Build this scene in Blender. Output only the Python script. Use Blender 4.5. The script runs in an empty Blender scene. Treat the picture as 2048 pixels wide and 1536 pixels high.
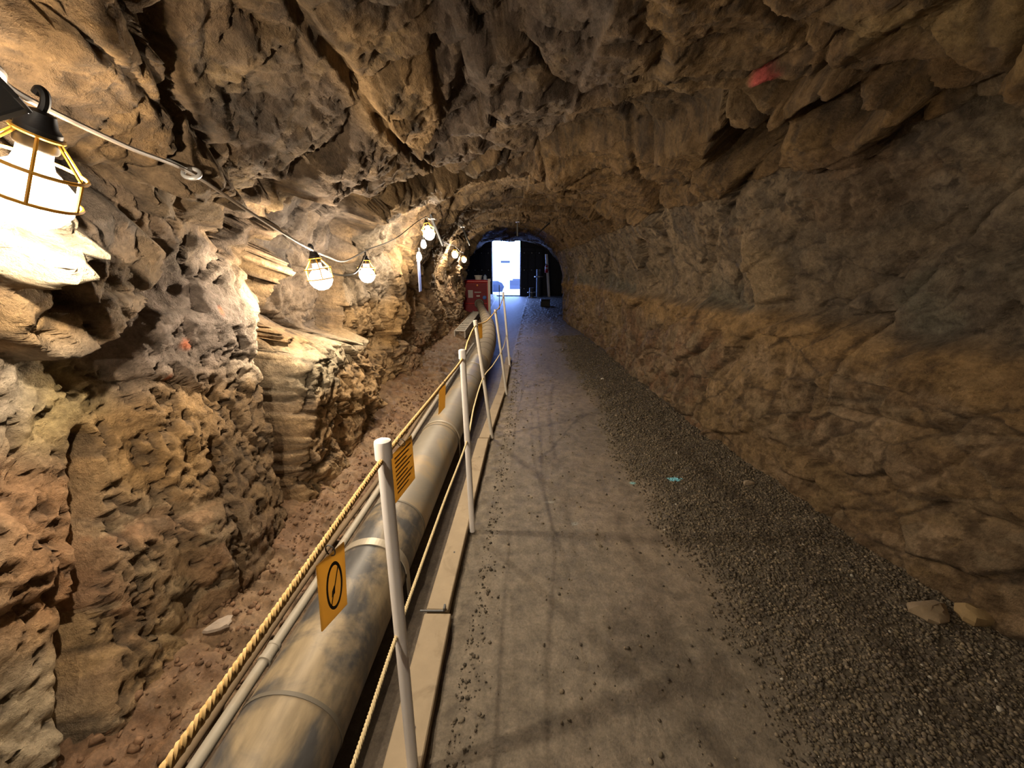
import bpy, math, random
import numpy as np
from mathutils import Vector, Matrix

random.seed(7)
C = bpy.context.scene.collection
sc = bpy.context.scene

# ------------------------------------------------------------------ camera
cam_d = bpy.data.cameras.new('camera'); cam = bpy.data.objects.new('camera', cam_d); C.objects.link(cam)
cam_d.sensor_width = 36.0; cam_d.lens = 36.0 * 769 / 2048; cam_d.clip_start = 0.02; cam_d.clip_end = 500
cam.location = (0, 0, 1.5); cam.rotation_euler = (math.radians(90 - 16.5), 0, 0)
sc.camera = cam

# ------------------------------------------------------------------ world, portal, exposure
LAMP = 52.0             # watts of a bulb
LAMP_COL = (1.0, 0.81, 0.58)
SKY = 20.0
w = bpy.data.worlds.new('sky'); sc.world = w; w.use_nodes = True
nt = w.node_tree; nt.nodes.clear()
out = nt.nodes.new('ShaderNodeOutputWorld'); bg = nt.nodes.new('ShaderNodeBackground')
tc = nt.nodes.new('ShaderNodeTexCoord'); sep = nt.nodes.new('ShaderNodeSeparateXYZ'); rmp = nt.nodes.new('ShaderNodeValToRGB')
nt.links.new(tc.outputs['Generated'], sep.inputs[0]); nt.links.new(sep.outputs['Z'], rmp.inputs[0])
rmp.color_ramp.elements[0].position = 0.0; rmp.color_ramp.elements[0].color = (0.27, 0.42, 1.0, 1)
rmp.color_ramp.elements[1].position = 1.0; rmp.color_ramp.elements[1].color = (0.20, 0.36, 1.0, 1)
nt.links.new(rmp.outputs[0], bg.inputs[0]); bg.inputs[1].default_value = SKY; nt.links.new(bg.outputs[0], out.inputs[0])
pl = bpy.data.lights.new('doorway_portal', 'AREA'); pl.shape = 'RECTANGLE'; pl.size = 1.7; pl.size_y = 3.2
pl.cycles.is_portal = True
po = bpy.data.objects.new('doorway_portal', pl); C.objects.link(po); po.location = (-0.35, 23.9, 1.6); po.rotation_euler = (math.radians(-90), 0, 0)
sc.view_settings.view_transform = 'Standard'; sc.view_settings.look = 'None'
sc.view_settings.gamma = 1.0; sc.view_settings.exposure = 0.0; sc.view_settings.use_curve_mapping = False
sc.cycles.max_bounces = 8; sc.cycles.diffuse_bounces = 5; sc.cycles.sample_clamp_indirect = 6.0

# ------------------------------------------------------------------ numpy noise
F32 = np.float32
def h3(ix, iy, iz, s):
    n = (ix.astype(np.int64) * 374761393 + iy.astype(np.int64) * 668265263 + iz.astype(np.int64) * 1440662683 + s * 982451653) & 0xFFFFFFFF
    n = ((n ^ (n >> 13)) * 1274126177) & 0xFFFFFFFF
    n = ((n ^ (n >> 16)) * 2246822519) & 0xFFFFFFFF
    return ((n ^ (n >> 15)) & 0xFFFFFF).astype(F32) / F32(0xFFFFFF)
def vnoise(p, s=0):                    # smooth value noise, 0..1
    i = np.floor(p).astype(np.int32); f = (p - i).astype(F32); f = f * f * f * (f * (f * 6 - 15) + 10)
    r = 0
    for dx in (0, 1):
        wx = f[:, 0] if dx else 1 - f[:, 0]
        for dy in (0, 1):
            wy = f[:, 1] if dy else 1 - f[:, 1]
            for dz in (0, 1):
                wz = f[:, 2] if dz else 1 - f[:, 2]
                r = r + wx * wy * wz * h3(i[:, 0] + dx, i[:, 1] + dy, i[:, 2] + dz, s)
    return r
def fbm(p, oct=4, s=0, gain=0.5):
    r = 0; a = 1; t = 0
    for k in range(oct):
        r = r + a * vnoise(p * (2.03 ** k) + 17.3 * k, s + k); t += a; a *= gain
    return r / t
def ridged(p, oct=4, s=0):
    r = 0; a = 1; t = 0
    for k in range(oct):
        r = r + a * (1 - np.abs(2 * vnoise(p * (2.1 ** k) + 9.1 * k, s + k) - 1)); t += a; a *= 0.5
    return r / t
def facets(p, s=0):
    """broken-rock cells: returns height of a tilted plane per cell (-1..1), edge distance, cell hash"""
    i = np.floor(p).astype(np.int32); f = (p - i).astype(F32)
    n = len(p); d1 = np.full(n, 9, F32); d2 = np.full(n, 9, F32)
    rel = np.zeros((n, 3), F32); cid = np.zeros((n, 3), np.int32)
    for dx in (-1, 0, 1):
        for dy in (-1, 0, 1):
            for dz in (-1, 0, 1):
                cx, cy, cz = i[:, 0] + dx, i[:, 1] + dy, i[:, 2] + dz
                o = np.stack([dx + h3(cx, cy, cz, s + 1), dy + h3(cx, cy, cz, s + 2), dz + h3(cx, cy, cz, s + 3)], 1) - f
                d = np.sqrt((o * o).sum(1))
                m = d < d1
                d2 = np.where(m, d1, np.minimum(d2, d)); d1 = np.where(m, d, d1)
                rel[m] = -o[m]; cid[m] = np.stack([cx, cy, cz], 1)[m]
    a = [h3(cid[:, 0], cid[:, 1], cid[:, 2], s + 4 + k) * 2 - 1 for k in range(5)]
    hgt = 0.6 * a[0] + rel[:, 0] * a[1] * 1.1 + rel[:, 1] * a[2] * 1.1 + rel[:, 2] * a[3] * 1.1
    return hgt, d2 - d1, (a[4] + 1) / 2
def sstep(a, b, x):
    t = np.clip((x - a) / (b - a), 0, 1); return t * t * (3 - 2 * t)
def polymask(q, poly, soft):
    """0..1 mask of a polygon in a 2-D surface coordinate, soft edge"""
    P = np.array(poly, F32); lo = P.min(0) - 2 * soft; hi = P.max(0) + 2 * soft
    out = np.zeros(len(q), F32)
    k = np.where((q[:, 0] > lo[0]) & (q[:, 0] < hi[0]) & (q[:, 1] > lo[1]) & (q[:, 1] < hi[1]))[0]
    if len(k) == 0: return out
    x = q[k]; dmin = np.full(len(k), 1e9, F32); ins = np.zeros(len(k), bool)
    for j in range(len(P)):
        a, b = P[j], P[(j + 1) % len(P)]
        e = b - a; t = np.clip(((x - a) @ e) / (e @ e + 1e-9), 0, 1)
        dmin = np.minimum(dmin, np.linalg.norm(x - a - t[:, None] * e, axis=1))
        c = ((a[1] > x[:, 1]) != (b[1] > x[:, 1])) & (x[:, 0] < (b[0] - a[0]) * (x[:, 1] - a[1]) / (b[1] - a[1] + 1e-12) + a[0])
        ins ^= c
    out[k] = sstep(-soft, soft, np.where(ins, dmin, -dmin)); return out
def polyline(q, pts, width):
    """0..1 mask of a crack line"""
    out = np.zeros(len(q), F32); P = np.array(pts, F32)
    lo = P.min(0) - 3 * width; hi = P.max(0) + 3 * width
    k = np.where((q[:, 0] > lo[0]) & (q[:, 0] < hi[0]) & (q[:, 1] > lo[1]) & (q[:, 1] < hi[1]))[0]
    if len(k) == 0: return out
    x = q[k]; dmin = np.full(len(k), 1e9, F32)
    for j in range(len(P) - 1):
        a, b = P[j], P[j + 1]; e = b - a; t = np.clip(((x - a) @ e) / (e @ e + 1e-9), 0, 1)
        dmin = np.minimum(dmin, np.linalg.norm(x - a - t[:, None] * e, axis=1))
    out[k] = 1 - sstep(0, width, dmin); return out

# ------------------------------------------------------------------ materials
def mat(name): 
    m = bpy.data.materials.new(name); m.use_nodes = True
    return m, m.node_tree, m.node_tree.nodes['Principled BSDF']
def node(nt, t, **kw):
    n = nt.nodes.new(t)
    for k, v in kw.items():
        if k.startswith('i_'): n.inputs[k[2:].replace('_', ' ')].default_value = v
        else: setattr(n, k, v)
    return n
def plain(name, col, rough=0.6, metal=0.0, var=0.15, scale=20.0, bump=0.0, spec=0.4, dust=None):
    """a colour broken up by noise; dust = (colour, amount, scale) lies on top in patches"""
    m, nt, b = mat(name); L = nt.links
    co = node(nt, 'ShaderNodeTexCoord')
    n = node(nt, 'ShaderNodeTexNoise', i_Scale=scale, i_Detail=6.0, i_Roughness=0.65); L.new(co.outputs['Object'], n.inputs['Vector'])
    mx = node(nt, 'ShaderNodeMix', data_type='RGBA')
    mx.inputs[6].default_value = (*[c * (1 - var) for c in col], 1); mx.inputs[7].default_value = (*[min(1, c * (1 + var)) for c in col], 1)
    L.new(n.outputs['Fac'], mx.inputs[0]); last = mx.outputs[2]
    if dust:
        n2 = node(nt, 'ShaderNodeTexNoise', i_Scale=dust[2], i_Detail=8.0, i_Roughness=0.6, i_Distortion=0.6); L.new(co.outputs['Object'], n2.inputs['Vector'])
        r = node(nt, 'ShaderNodeValToRGB'); r.color_ramp.elements[0].position = 0.62 - dust[1] * 0.35; r.color_ramp.elements[1].position = 0.78 - dust[1] * 0.35
        L.new(n2.outputs['Fac'], r.inputs[0])
        m2 = node(nt, 'ShaderNodeMix', data_type='RGBA'); m2.inputs[7].default_value = (*dust[0], 1)
        L.new(r.outputs[0], m2.inputs[0]); L.new(last, m2.inputs[6]); last = m2.outputs[2]
    L.new(last, b.inputs['Base Color']); b.inputs['Roughness'].default_value = rough; b.inputs['Metallic'].default_value = metal
    b.inputs['Specular IOR Level'].default_value = spec
    if bump:
        bp = node(nt, 'ShaderNodeBump', i_Strength=bump, i_Distance=0.01); L.new(n.outputs['Fac'], bp.inputs['Height']); L.new(bp.outputs[0], b.inputs['Normal'])
    return m
def rock_material(name, fine=1.0, strength=0.9, attr='rock_colour'):
    m, nt, b = mat(name); L = nt.links
    at = node(nt, 'ShaderNodeAttribute', attribute_name=attr)
    co = node(nt, 'ShaderNodeTexCoord')
    mp = node(nt, 'ShaderNodeMapping'); mp.inputs['Scale'].default_value = (1, 1, 1); mp.inputs['Rotation'].default_value = (0.5, 0.3, 0.2)
    L.new(co.outputs['Object'], mp.inputs[0])
    n1 = node(nt, 'ShaderNodeTexNoise', i_Scale=9.0 * fine, i_Detail=9.0, i_Roughness=0.72); L.new(mp.outputs[0], n1.inputs['Vector'])
    n2 = node(nt, 'ShaderNodeTexNoise', i_Scale=55.0 * fine, i_Detail=6.0, i_Roughness=0.7); L.new(mp.outputs[0], n2.inputs['Vector'])
    r1 = node(nt, 'ShaderNodeMapRange'); r1.inputs['From Min'].default_value = 0.3; r1.inputs['From Max'].default_value = 0.72; r1.inputs['To Min'].default_value = 0.5; r1.inputs['To Max'].default_value = 1.5
    r2 = node(nt, 'ShaderNodeMapRange'); r2.inputs['From Min'].default_value = 0.3; r2.inputs['From Max'].default_value = 0.7; r2.inputs['To Min'].default_value = 0.72; r2.inputs['To Max'].default_value = 1.28
    L.new(n1.outputs['Fac'], r1.inputs[0]); L.new(n2.outputs['Fac'], r2.inputs[0])
    mu = node(nt, 'ShaderNodeMath', operation='MULTIPLY'); L.new(r1.outputs[0], mu.inputs[0]); L.new(r2.outputs[0], mu.inputs[1])
    vm = node(nt, 'ShaderNodeVectorMath', operation='SCALE'); L.new(at.outputs['Color'], vm.inputs[0]); L.new(mu.outputs[0], vm.inputs['Scale'])
    L.new(vm.outputs[0], b.inputs['Base Color'])
    b.inputs['Roughness'].default_value = 0.8; b.inputs['Specular IOR Level'].default_value = 0.25
    ad = node(nt, 'ShaderNodeMath', operation='MULTIPLY_ADD'); ad.inputs[1].default_value = 0.35
    L.new(n2.outputs['Fac'], ad.inputs[0]); L.new(n1.outputs['Fac'], ad.inputs[2])
    bp = node(nt, 'ShaderNodeBump', i_Strength=strength, i_Distance=0.05 / fine); L.new(ad.outputs[0], bp.inputs['Height']); L.new(bp.outputs[0], b.inputs['Normal'])
    return m
M = {}
M['rock'] = rock_material('rock')
M['ground'] = rock_material('ground', fine=1.6, strength=0.45, attr='ground_colour')
M['ground'].node_tree.nodes['Principled BSDF'].inputs['Roughness'].default_value = .55; M['ground'].node_tree.nodes['Principled BSDF'].inputs['Specular IOR Level'].default_value = .45
M['gravel'] = rock_material('gravel_stone', fine=2.0, strength=0.3, attr='stone_colour')
M['pvc'] = plain('white_pvc', (0.84, 0.82, 0.82), 0.4, var=0.06, scale=12)
M['pvc_dirty'] = plain('dusty_white_pvc', (0.56, 0.53, 0.48), 0.5, var=0.15, scale=12)
M['pipe'] = plain('grey_drain_pipe', (0.235, 0.215, 0.18), 0.5, var=0.3, scale=6, dust=((0.34, 0.26, 0.16), 0.45, 3.0), bump=0.05)
M['pipe_scuff'] = plain('scuffed_grey_pipe', (0.085, 0.085, 0.088), 0.45, var=0.5, scale=5, dust=((0.31, 0.25, 0.165), 0.50, 4.0), bump=0.05)
ps = M['pipe_scuff'].node_tree; wv_ = node(ps, 'ShaderNodeTexNoise', i_Scale=3.0, i_Detail=5.0); mpp = node(ps, 'ShaderNodeMapping'); mpp.inputs['Scale'].default_value = (14, 3, 14); cc_ = node(ps, 'ShaderNodeTexCoord')
ps.links.new(cc_.outputs['Object'], mpp.inputs[0]); ps.links.new(mpp.outputs[0], wv_.inputs['Vector']); bs = ps.nodes['Principled BSDF']; src = bs.inputs['Base Color'].links[0].from_socket
rm_ = node(ps, 'ShaderNodeMapRange'); rm_.inputs[1].default_value = .35; rm_.inputs[2].default_value = .65; rm_.inputs[3].default_value = .84; rm_.inputs[4].default_value = 1.16; ps.links.new(wv_.outputs['Fac'], rm_.inputs[0])
vs_ = node(ps, 'ShaderNodeVectorMath', operation='SCALE'); ps.links.new(src, vs_.inputs[0]); ps.links.new(rm_.outputs[0], vs_.inputs['Scale']); ps.links.new(vs_.outputs[0], bs.inputs['Base Color'])
M['joint'] = plain('pipe_joint', (0.16, 0.145, 0.12), 0.6)
M['hose'] = plain('dusty_duct_cloth', (0.42, 0.36, 0.27), 0.8, var=0.2, scale=10)
M['conduit'] = plain('grey_conduit', (0.40, 0.37, 0.31), 0.5, var=0.15, scale=10, dust=((0.33, 0.25, 0.16), 0.2, 5))
M['hose_brown'] = plain('muddy_hose', (0.20, 0.145, 0.09), 0.75, var=0.25, scale=14)
M['strap'] = plain('galvanised_strap', (0.42, 0.38, 0.31), 0.45, metal=0.3, var=0.2)
M['timber'] = plain('pale_timber', (0.36, 0.29, 0.20), 0.75, var=0.22, scale=9, dust=((0.20, 0.155, 0.10), 0.25, 5), bump=0.2)
M['rope_gold'] = plain('golden_rope', (0.62, 0.42, 0.17), 0.7, var=0.25, scale=60)
M['rope_pale'] = plain('pale_rope', (0.60, 0.50, 0.30), 0.7, var=0.2, scale=60)
M['yellow'] = plain('yellow_tag_plastic', (0.52, 0.36, 0.12), 0.4, var=0.1, scale=30)
yb = M['yellow'].node_tree; tr = node(yb, 'ShaderNodeBsdfTranslucent'); ms = node(yb, 'ShaderNodeMixShader'); tr.inputs[0].default_value = (.62, .43, .14, 1)
ms.inputs[0].default_value = 0.62; yb.links.new(yb.nodes['Principled BSDF'].outputs[0], ms.inputs[1]); yb.links.new(tr.outputs[0], ms.inputs[2]); yb.links.new(ms.outputs[0], yb.nodes['Material Output'].inputs[0])
M['print'] = plain('black_print', (0.025, 0.018, 0.012), 0.6)
M['print_faint'] = plain('worn_brown_print', (0.30, 0.15, 0.03), 0.6)
M['cage'] = plain('yellow_cage_plastic', (0.75, 0.40, 0.05), 0.4, var=0.1)
M['black'] = plain('black_rubber', (0.012, 0.012, 0.014), 0.5)
M['steel'] = plain('dark_steel', (0.085, 0.09, 0.098), 0.5, metal=0.4, var=0.3)
M['gate'] = plain('dark_gate_steel', (0.012, 0.012, 0.016), 0.6, var=0.3, scale=3)
M['galv'] = plain('galvanised_steel', (0.45, 0.45, 0.45), 0.4, metal=0.6)
M['cable'] = plain('grey_brown_cable', (0.12, 0.09, 0.065), 0.6)
M['wire'] = plain('thin_dark_wire', (0.05, 0.045, 0.04), 0.5)
M['red'] = plain('red_paint', (0.50, 0.02, 0.025), 0.35, var=0.15)
M['red_dark'] = plain('dark_red_grille', (0.22, 0.018, 0.03), 0.6, var=0.3)
M['white'] = plain('white_paint', (0.68, 0.68, 0.66), 0.5, var=0.08)
M['greyplate'] = plain('grey_label_plate', (0.42, 0.38, 0.38), 0.4)
M['orange'] = plain('orange_lens', (0.75, 0.22, 0.03), 0.3)
M['blue'] = plain('blue_plastic', (0.10, 0.22, 0.65), 0.35)
M['paleblue'] = plain('pale_blue_plastic', (0.45, 0.58, 0.80), 0.4)
M['sheet'] = plain('daylight_tinted_sheet', (0.16, 0.20, 0.36), 0.35)  # white sheet, its blue daylight reflection put into the colour
M['snow'] = plain('bright_pale_ground', (0.70, 0.70, 0.72), 0.9, scale=2)
M['shed'] = plain('pale_shed_panel', (0.75, 0.76, 0.80), 0.7)
M['shed_dark'] = plain('shed_window_strip', (0.012, 0.012, 0.016), 0.4)
M['concrete'] = plain('dark_concrete', (0.035, 0.035, 0.04), 0.9)  # plain dark grey, tuned to show against the bright ground
m, nt_, b_ = mat('lit_bulb'); b_.inputs['Base Color'].default_value = (1, 0.95, 0.85, 1)

nt_.nodes.remove(b_); tp_ = node(nt_, 'ShaderNodeBsdfTransparent'); em_ = node(nt_, 'ShaderNodeEmission'); em_.inputs[0].default_value = (1.0, .9, .74, 1); em_.inputs[1].default_value = 4.0
ad_ = node(nt_, 'ShaderNodeAddShader'); nt_.links.new(tp_.outputs[0], ad_.inputs[0]); nt_.links.new(em_.outputs[0], ad_.inputs[1]); nt_.links.new(ad_.outputs[0], nt_.nodes['Material Output'].inputs[0])
M['bulb'] = m
def filament(parent, power):
    l = bpy.data.lights.new('filament', 'POINT'); l.energy = power; l.color = LAMP_COL; l.shadow_soft_size = .013
    o = bpy.data.objects.new('filament', l); C.objects.link(o); o.parent = parent; o.location = (0, 0, -.01); return o
m, nt_, b_ = mat('clear_glass'); b_.inputs['Base Color'].default_value = (0.95, 0.95, 0.92, 1); b_.inputs['Transmission Weight'].default_value = 1.0; b_.inputs['Roughness'].default_value = 0.05
M['glass'] = m

# ------------------------------------------------------------------ mesh helpers
class G:
    """collects simple shapes into one mesh"""
    def __init__(s): s.v = []; s.f = []
    def add(s, V, Fc):
        o = len(s.v); s.v += [tuple(p) for p in V]; s.f += [tuple(i + o for i in f) for f in Fc]; return s
    def box(s, x0, x1, y0, y1, z0, z1, bev=0.0, mtx=None):
        b = min(bev, (x1 - x0) / 2.1, (y1 - y0) / 2.1, (z1 - z0) / 2.1)
        if b <= 0:
            V = [(x, y, z) for z in (z0, z1) for (x, y) in ((x0, y0), (x1, y0), (x1, y1), (x0, y1))]
            Fc = [(3, 2, 1, 0), (4, 5, 6, 7), (0, 1, 5, 4), (1, 2, 6, 5), (2, 3, 7, 6), (3, 0, 4, 7)]
        else:
            V = []
            for z, k in ((z0, b), (z0 + b, 0), (z1 - b, 0), (z1, b)):
                for (x, y, sx, sy) in ((x0, y0, 1, 1), (x1, y0, -1, 1), (x1, y1, -1, -1), (x0, y1, 1, -1)):
                    V += [(x + sx * (b if k == 0 else b + k * .6), y + sy * k * 1.0, z), (x + sx * k, y + sy * (b if k == 0 else b + k * .6), z)]
            # order corners so the ring runs round
            R = []
            for r in range(4):
                q = V[r * 8:(r + 1) * 8]; R.append([q[1], q[0], q[2], q[3], q[5], q[4], q[6], q[7]])
            V = [p for r in R for p in r]; Fc = [tuple(range(7, -1, -1)), tuple(range(24, 32))]
            for r in range(3):
                for k in range(8): Fc.append((r * 8 + k, r * 8 + (k + 1) % 8, r * 8 + 8 + (k + 1) % 8, r * 8 + 8 + k))
        if mtx is not None: V = [mtx @ Vector(p) for p in V]
        return s.add(V, Fc)
    def tube(s, pts, r, n=8, cap=True, twist=0):
        P = [Vector(p) for p in pts]; rr = r if isinstance(r, (list, tuple)) else [r] * len(P)
        V = []; up = None
        for i, p in enumerate(P):
            t = (P[min(i + 1, len(P) - 1)] - P[max(i - 1, 0)]).normalized()
            if up is None:
                up = Vector((0, 0, 1)) if abs(t.z) < .9 else Vector((1, 0, 0))
            a = (up - t * up.dot(t)).normalized(); up = a; b = t.cross(a)
            for k in range(n):
                an = 2 * math.pi * k / n; V.append(p + rr[i] * (math.cos(an) * a + math.sin(an) * b))
        Fc = [(i * n + k, i * n + (k + 1) % n, (i + 1) * n + (k + 1) % n, (i + 1) * n + k) for i in range(len(P) - 1) for k in range(n)]
        if cap: Fc += [tuple(range(n - 1, -1, -1)), tuple(range((len(P) - 1) * n, len(P) * n))]
        return s.add(V, Fc)
    def lathe(s, prof, n=20, mtx=None, centre=(0, 0, 0)):
        V = []; 
        for r, z in prof:
            for k in range(n):
                a = 2 * math.pi * k / n; V.append(Vector((centre[0] + r * math.cos(a), centre[1] + r * math.sin(a), centre[2] + z)))
        Fc = [(i * n + k, i * n + (k + 1) % n, (i + 1) * n + (k + 1) % n, (i + 1) * n + k) for i in range(len(prof) - 1) for k in range(n)]
        Fc += [tuple(range(n - 1, -1, -1)), tuple(range((len(prof) - 1) * n, len(prof) * n))]
        if mtx is not None: V = [mtx @ p for p in V]
        return s.add(V, Fc)
    def ring(s, c, R, r, axis='z', n=24, m=6, arc=(0, 2 * math.pi), mtx=None):
        full = abs(arc[1] - arc[0] - 2 * math.pi) < 1e-4; V = []; N = n if full else n + 1
        for i in range(N):
            a = arc[0] + (arc[1] - arc[0]) * i / n
            for k in range(m):
                q = 2 * math.pi * k / m; d = R + r * math.cos(q); h = r * math.sin(q)
                p = {'z': (d * math.cos(a), d * math.sin(a), h), 'y': (d * math.cos(a), h, d * math.sin(a)), 'x': (h, d * math.cos(a), d * math.sin(a))}[axis]
                p = Vector((c[0] + p[0], c[1] + p[1], c[2] + p[2])); V.append(mtx @ p if mtx is not None else p)
        Fc = [(i * m + k, i * m + (k + 1) % m, ((i + 1) % N) * m + (k + 1) % m, ((i + 1) % N) * m + k) for i in range(n) for k in range(m)]
        return s.add(V, Fc)
def mk(name, g, m, parent=None, loc=(0, 0, 0), smooth=True, angle=40):
    me = bpy.data.meshes.new(name); L = Vector(loc)
    me.from_pydata([tuple(Vector(p) - L) for p in g.v], [], g.f); me.materials.append(m); me.validate()
    o = bpy.data.objects.new(name, me); C.objects.link(o)
    if smooth:
        me.polygons.foreach_set('use_smooth', [True] * len(me.polygons)); me.set_sharp_from_angle(angle=math.radians(angle))
    if parent is not None: o.parent = parent
    else: o.location = L
    return o
def tag(o, label, cat, group=None, kind=None):
    if label: o['label'] = label
    if cat: o['category'] = cat
    if group: o['group'] = group
    if kind: o['kind'] = kind
    return o
def thing(name, label, cat, loc=(0, 0, 0), rot=(0, 0, 0), group=None):
    o = bpy.data.objects.new(name, None); C.objects.link(o); o.empty_display_size = 0.05
    o.location = loc; o.rotation_euler = rot; return tag(o, label, cat, group)
def copy_tree(o, parent=None):
    c = o.copy(); C.objects.link(c)
    if parent is not None: c.parent = parent
    for ch in list(o.children): copy_tree(ch, c)
    return c

# ------------------------------------------------------------------ the tunnel shell
YK = [-5, 0, 2, 4, 7.5, 10, 12, 14, 18, 24.5]
XLK = [-1.45, -1.36, -1.38, -1.46, -1.5, -1.5, -1.52, -2.1, -2.9, -3.1]
XRK = [2.3, 2.2, 2.0, 1.8, 1.75, 1.65, 1.62, 1.9, 2.7, 3.1]
HTK = [2.45, 2.45, 2.4, 2.38, 2.5, 2.62, 2.72, 2.85, 3.0, 3.15]
ys = list(np.arange(-4.0, 0.1, 0.09)); y = ys[-1]
while y < 2.7: y += 0.011; ys.append(y)
while y < 23.9: y += 0.0042 * y; ys.append(y)
ys = np.array(ys, F32); ys[-1] = 23.9
NC = 760
def section(y):
    xl, xr, h = np.interp(y, YK, XLK), np.interp(y, YK, XRK), np.interp(y, YK, HTK)
    xm, a = (xl + xr) / 2, (xr - xl) / 2
    th = np.linspace(0, math.pi, 400); e = 2 / 2.8
    x = xm - a * np.sign(np.cos(th)) * np.abs(np.cos(th)) ** e; z = h * np.abs(np.sin(th)) ** e
    x = np.concatenate([[x[0]], x, [x[-1]]]); z = np.concatenate([[-0.25], z, [-0.25]])
    d = np.concatenate([[0], np.cumsum(np.hypot(np.diff(x), np.diff(z)))]); t = np.linspace(0, d[-1], NC)
    return np.interp(t, d, x), np.interp(t, d, z)
B = np.zeros((len(ys), NC, 3), F32); Nn = np.zeros_like(B)
for i, y in enumerate(ys):
    x, z = section(float(y)); B[i, :, 0] = x; B[i, :, 1] = y; B[i, :, 2] = z
    tx, tz = np.gradient(x), np.gradient(z); l = np.hypot(tx, tz) + 1e-9
    Nn[i, :, 0] = tz / l; Nn[i, :, 2] = -tx / l            # points into the tunnel
P = B.reshape(-1, 3); N = Nn.reshape(-1, 3)
px, py, pz = P[:, 0], P[:, 1], P[:, 2]
xmid = np.interp(py, YK, (np.array(XLK) + np.array(XRK)) / 2)
left = px < xmid; right = ~left
warp = np.stack([fbm(P * 2.2, 3, 50), fbm(P * 2.2 + 31, 3, 51), fbm(P * 2.2 + 77, 3, 52)], 1) - 0.5
Q = P + warp * 0.28
# strata dip along the tunnel: stretch cells
R1 = np.array(Matrix.Rotation(0.55, 3, 'X') @ Matrix.Rotation(0.35, 3, 'Y'), F32)
S1 = (Q @ R1.T) * np.array([0.95, 1.0, 1.9], F32)
hA, eA, cA = facets(S1, 1)
up = sstep(1.7, 2.1, pz)[:, None]
hB, eB, cB = facets((Q @ R1.T) * np.array([2.0, 3.6, 4.8], F32) + 5.5, 21)
hR, eR, cR = facets((P + warp * .3) * np.array([1.1, 4.2, 3.4], F32) + np.array([0, 0, 0], F32) + px[:, None] * np.array([0, 1.2, .8], F32) + 8.2, 31)      # long ledges across the roof
up = up[:, 0]; hB = hB * (1 - up) + hR * up * .75; eB = np.where(up > .5, eR, eB); cB = np.where(up > .5, cR, cB)
hC, eC, cC = facets((P + warp * 0.12) @ R1.T * np.array([6., 9., 14.], F32) + 2.5, 41)
ra = ridged(P * np.array([5, 5, 5], F32), 4, 60); f1 = fbm(P * 24, 3, 70); f0 = fbm(P * 0.9, 3, 80)
low = 1 - sstep(1.05, 1.3, pz + warp[:, 2] * 0.15)       # below the old water line
qy0, qz0 = py + warp[:, 1] * .16, pz + warp[:, 2] * .16
D = 0.105 * hA - 0.05 * (1 - sstep(0, 0.10, eA)) + 0.048 * hB - 0.016 * (1 - sstep(0, 0.12, eB)) + 0.016 * hC * (1 - .5 * up) - 0.006 * (1 - sstep(0, .12, eC))
pit = fbm(P * np.array([30, 30, 20], F32) + warp * 9, 3, 72)
# grain running down the left wall, dipping towards the viewer
gr = np.stack([px * 8, (py + 0.45 * pz) * 26, (pz - .45 * py) * 4.5], 1).astype(F32); grain = ridged(gr + warp * 3, 3, 74)
flat = left * (1 - sstep(1.93, 2.0, qy0)) * (1 - sstep(1.28, 1.42, qz0)) * (py > -1)      # the big planar face by the viewer
D *= 1 - 0.72 * flat
D += (ra - 0.6) * 0.03 + (f1 - 0.5) * 0.020 + (f0 - 0.5) * 0.22
D += -0.022 * sstep(.57, .64, pit) * np.where(left, .4 + .6 * low, .35) + (grain - .6) * 0.022 * left * (pz < 1.9)
D += 0.07 * left * (py < 1.9) * (1 - sstep(.2, 1.3, pz))
D *= np.where(right, np.where(pz < 1.95, .5, .8), 1.0)
# big forms, in surface coordinates: (y, z) on the walls, (x, y) on the roof
qw = np.stack([py, pz], 1) + warp[:, 1:3] * 0.16
qc = np.stack([px, py], 1) + warp[:, 0:2] * 0.14
roof = (pz > 1.75).astype(F32)
def wallf(side, poly, soft): return polymask(qw, poly, soft) * side * (pz < 2.15)
def rooff(poly, soft): return polymask(qc, poly, soft) * roof
Lf = left.astype(F32); Rf = right.astype(F32)
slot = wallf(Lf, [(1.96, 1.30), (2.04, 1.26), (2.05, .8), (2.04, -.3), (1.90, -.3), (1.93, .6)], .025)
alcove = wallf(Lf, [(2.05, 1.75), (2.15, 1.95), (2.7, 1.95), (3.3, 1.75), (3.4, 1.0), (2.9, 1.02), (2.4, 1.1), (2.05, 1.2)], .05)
block = wallf(Lf, [(2.06, 1.06), (2.8, 1.04), (3.5, .93), (3.7, .5), (3.6, -.3), (2.03, -.3), (2.04, .6)], .05)
ledge = wallf(Lf, [(.85, 1.60), (1.2, 1.66), (1.40, 1.54), (1.32, 1.45), (1.17, 1.31), (1.0, 1.26), (.88, 1.34)], .022)
under = wallf(Lf, [(1.0, 1.27), (1.2, 1.33), (1.4, 1.44), (1.42, 1.33), (1.2, 1.15), (1.0, 1.14)], .05) * (1 - ledge)
panel = wallf(Lf, [(3.35, 1.9), (4.3, 1.95), (4.6, .6), (3.5, .65)], .06)
rib = wallf(Lf, [(4.6, 2.05), (5.4, 2.0), (5.6, .9), (5.0, .85)], .08)
gap = wallf(Lf, [(5.75, 1.6), (6.4, 1.6), (6.4, .6), (5.8, .7)], .08)
talus = wallf(Lf, [(5.0, -.3), (6.2, .9), (8.0, 1.3), (10.5, 1.0), (12.2, -.3)], .3)
lump = wallf(Lf, [(1.25, 1.74), (1.44, 1.83), (1.7, 1.78), (1.75, 1.62), (1.54, 1.5), (1.32, 1.55)], .05)
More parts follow.
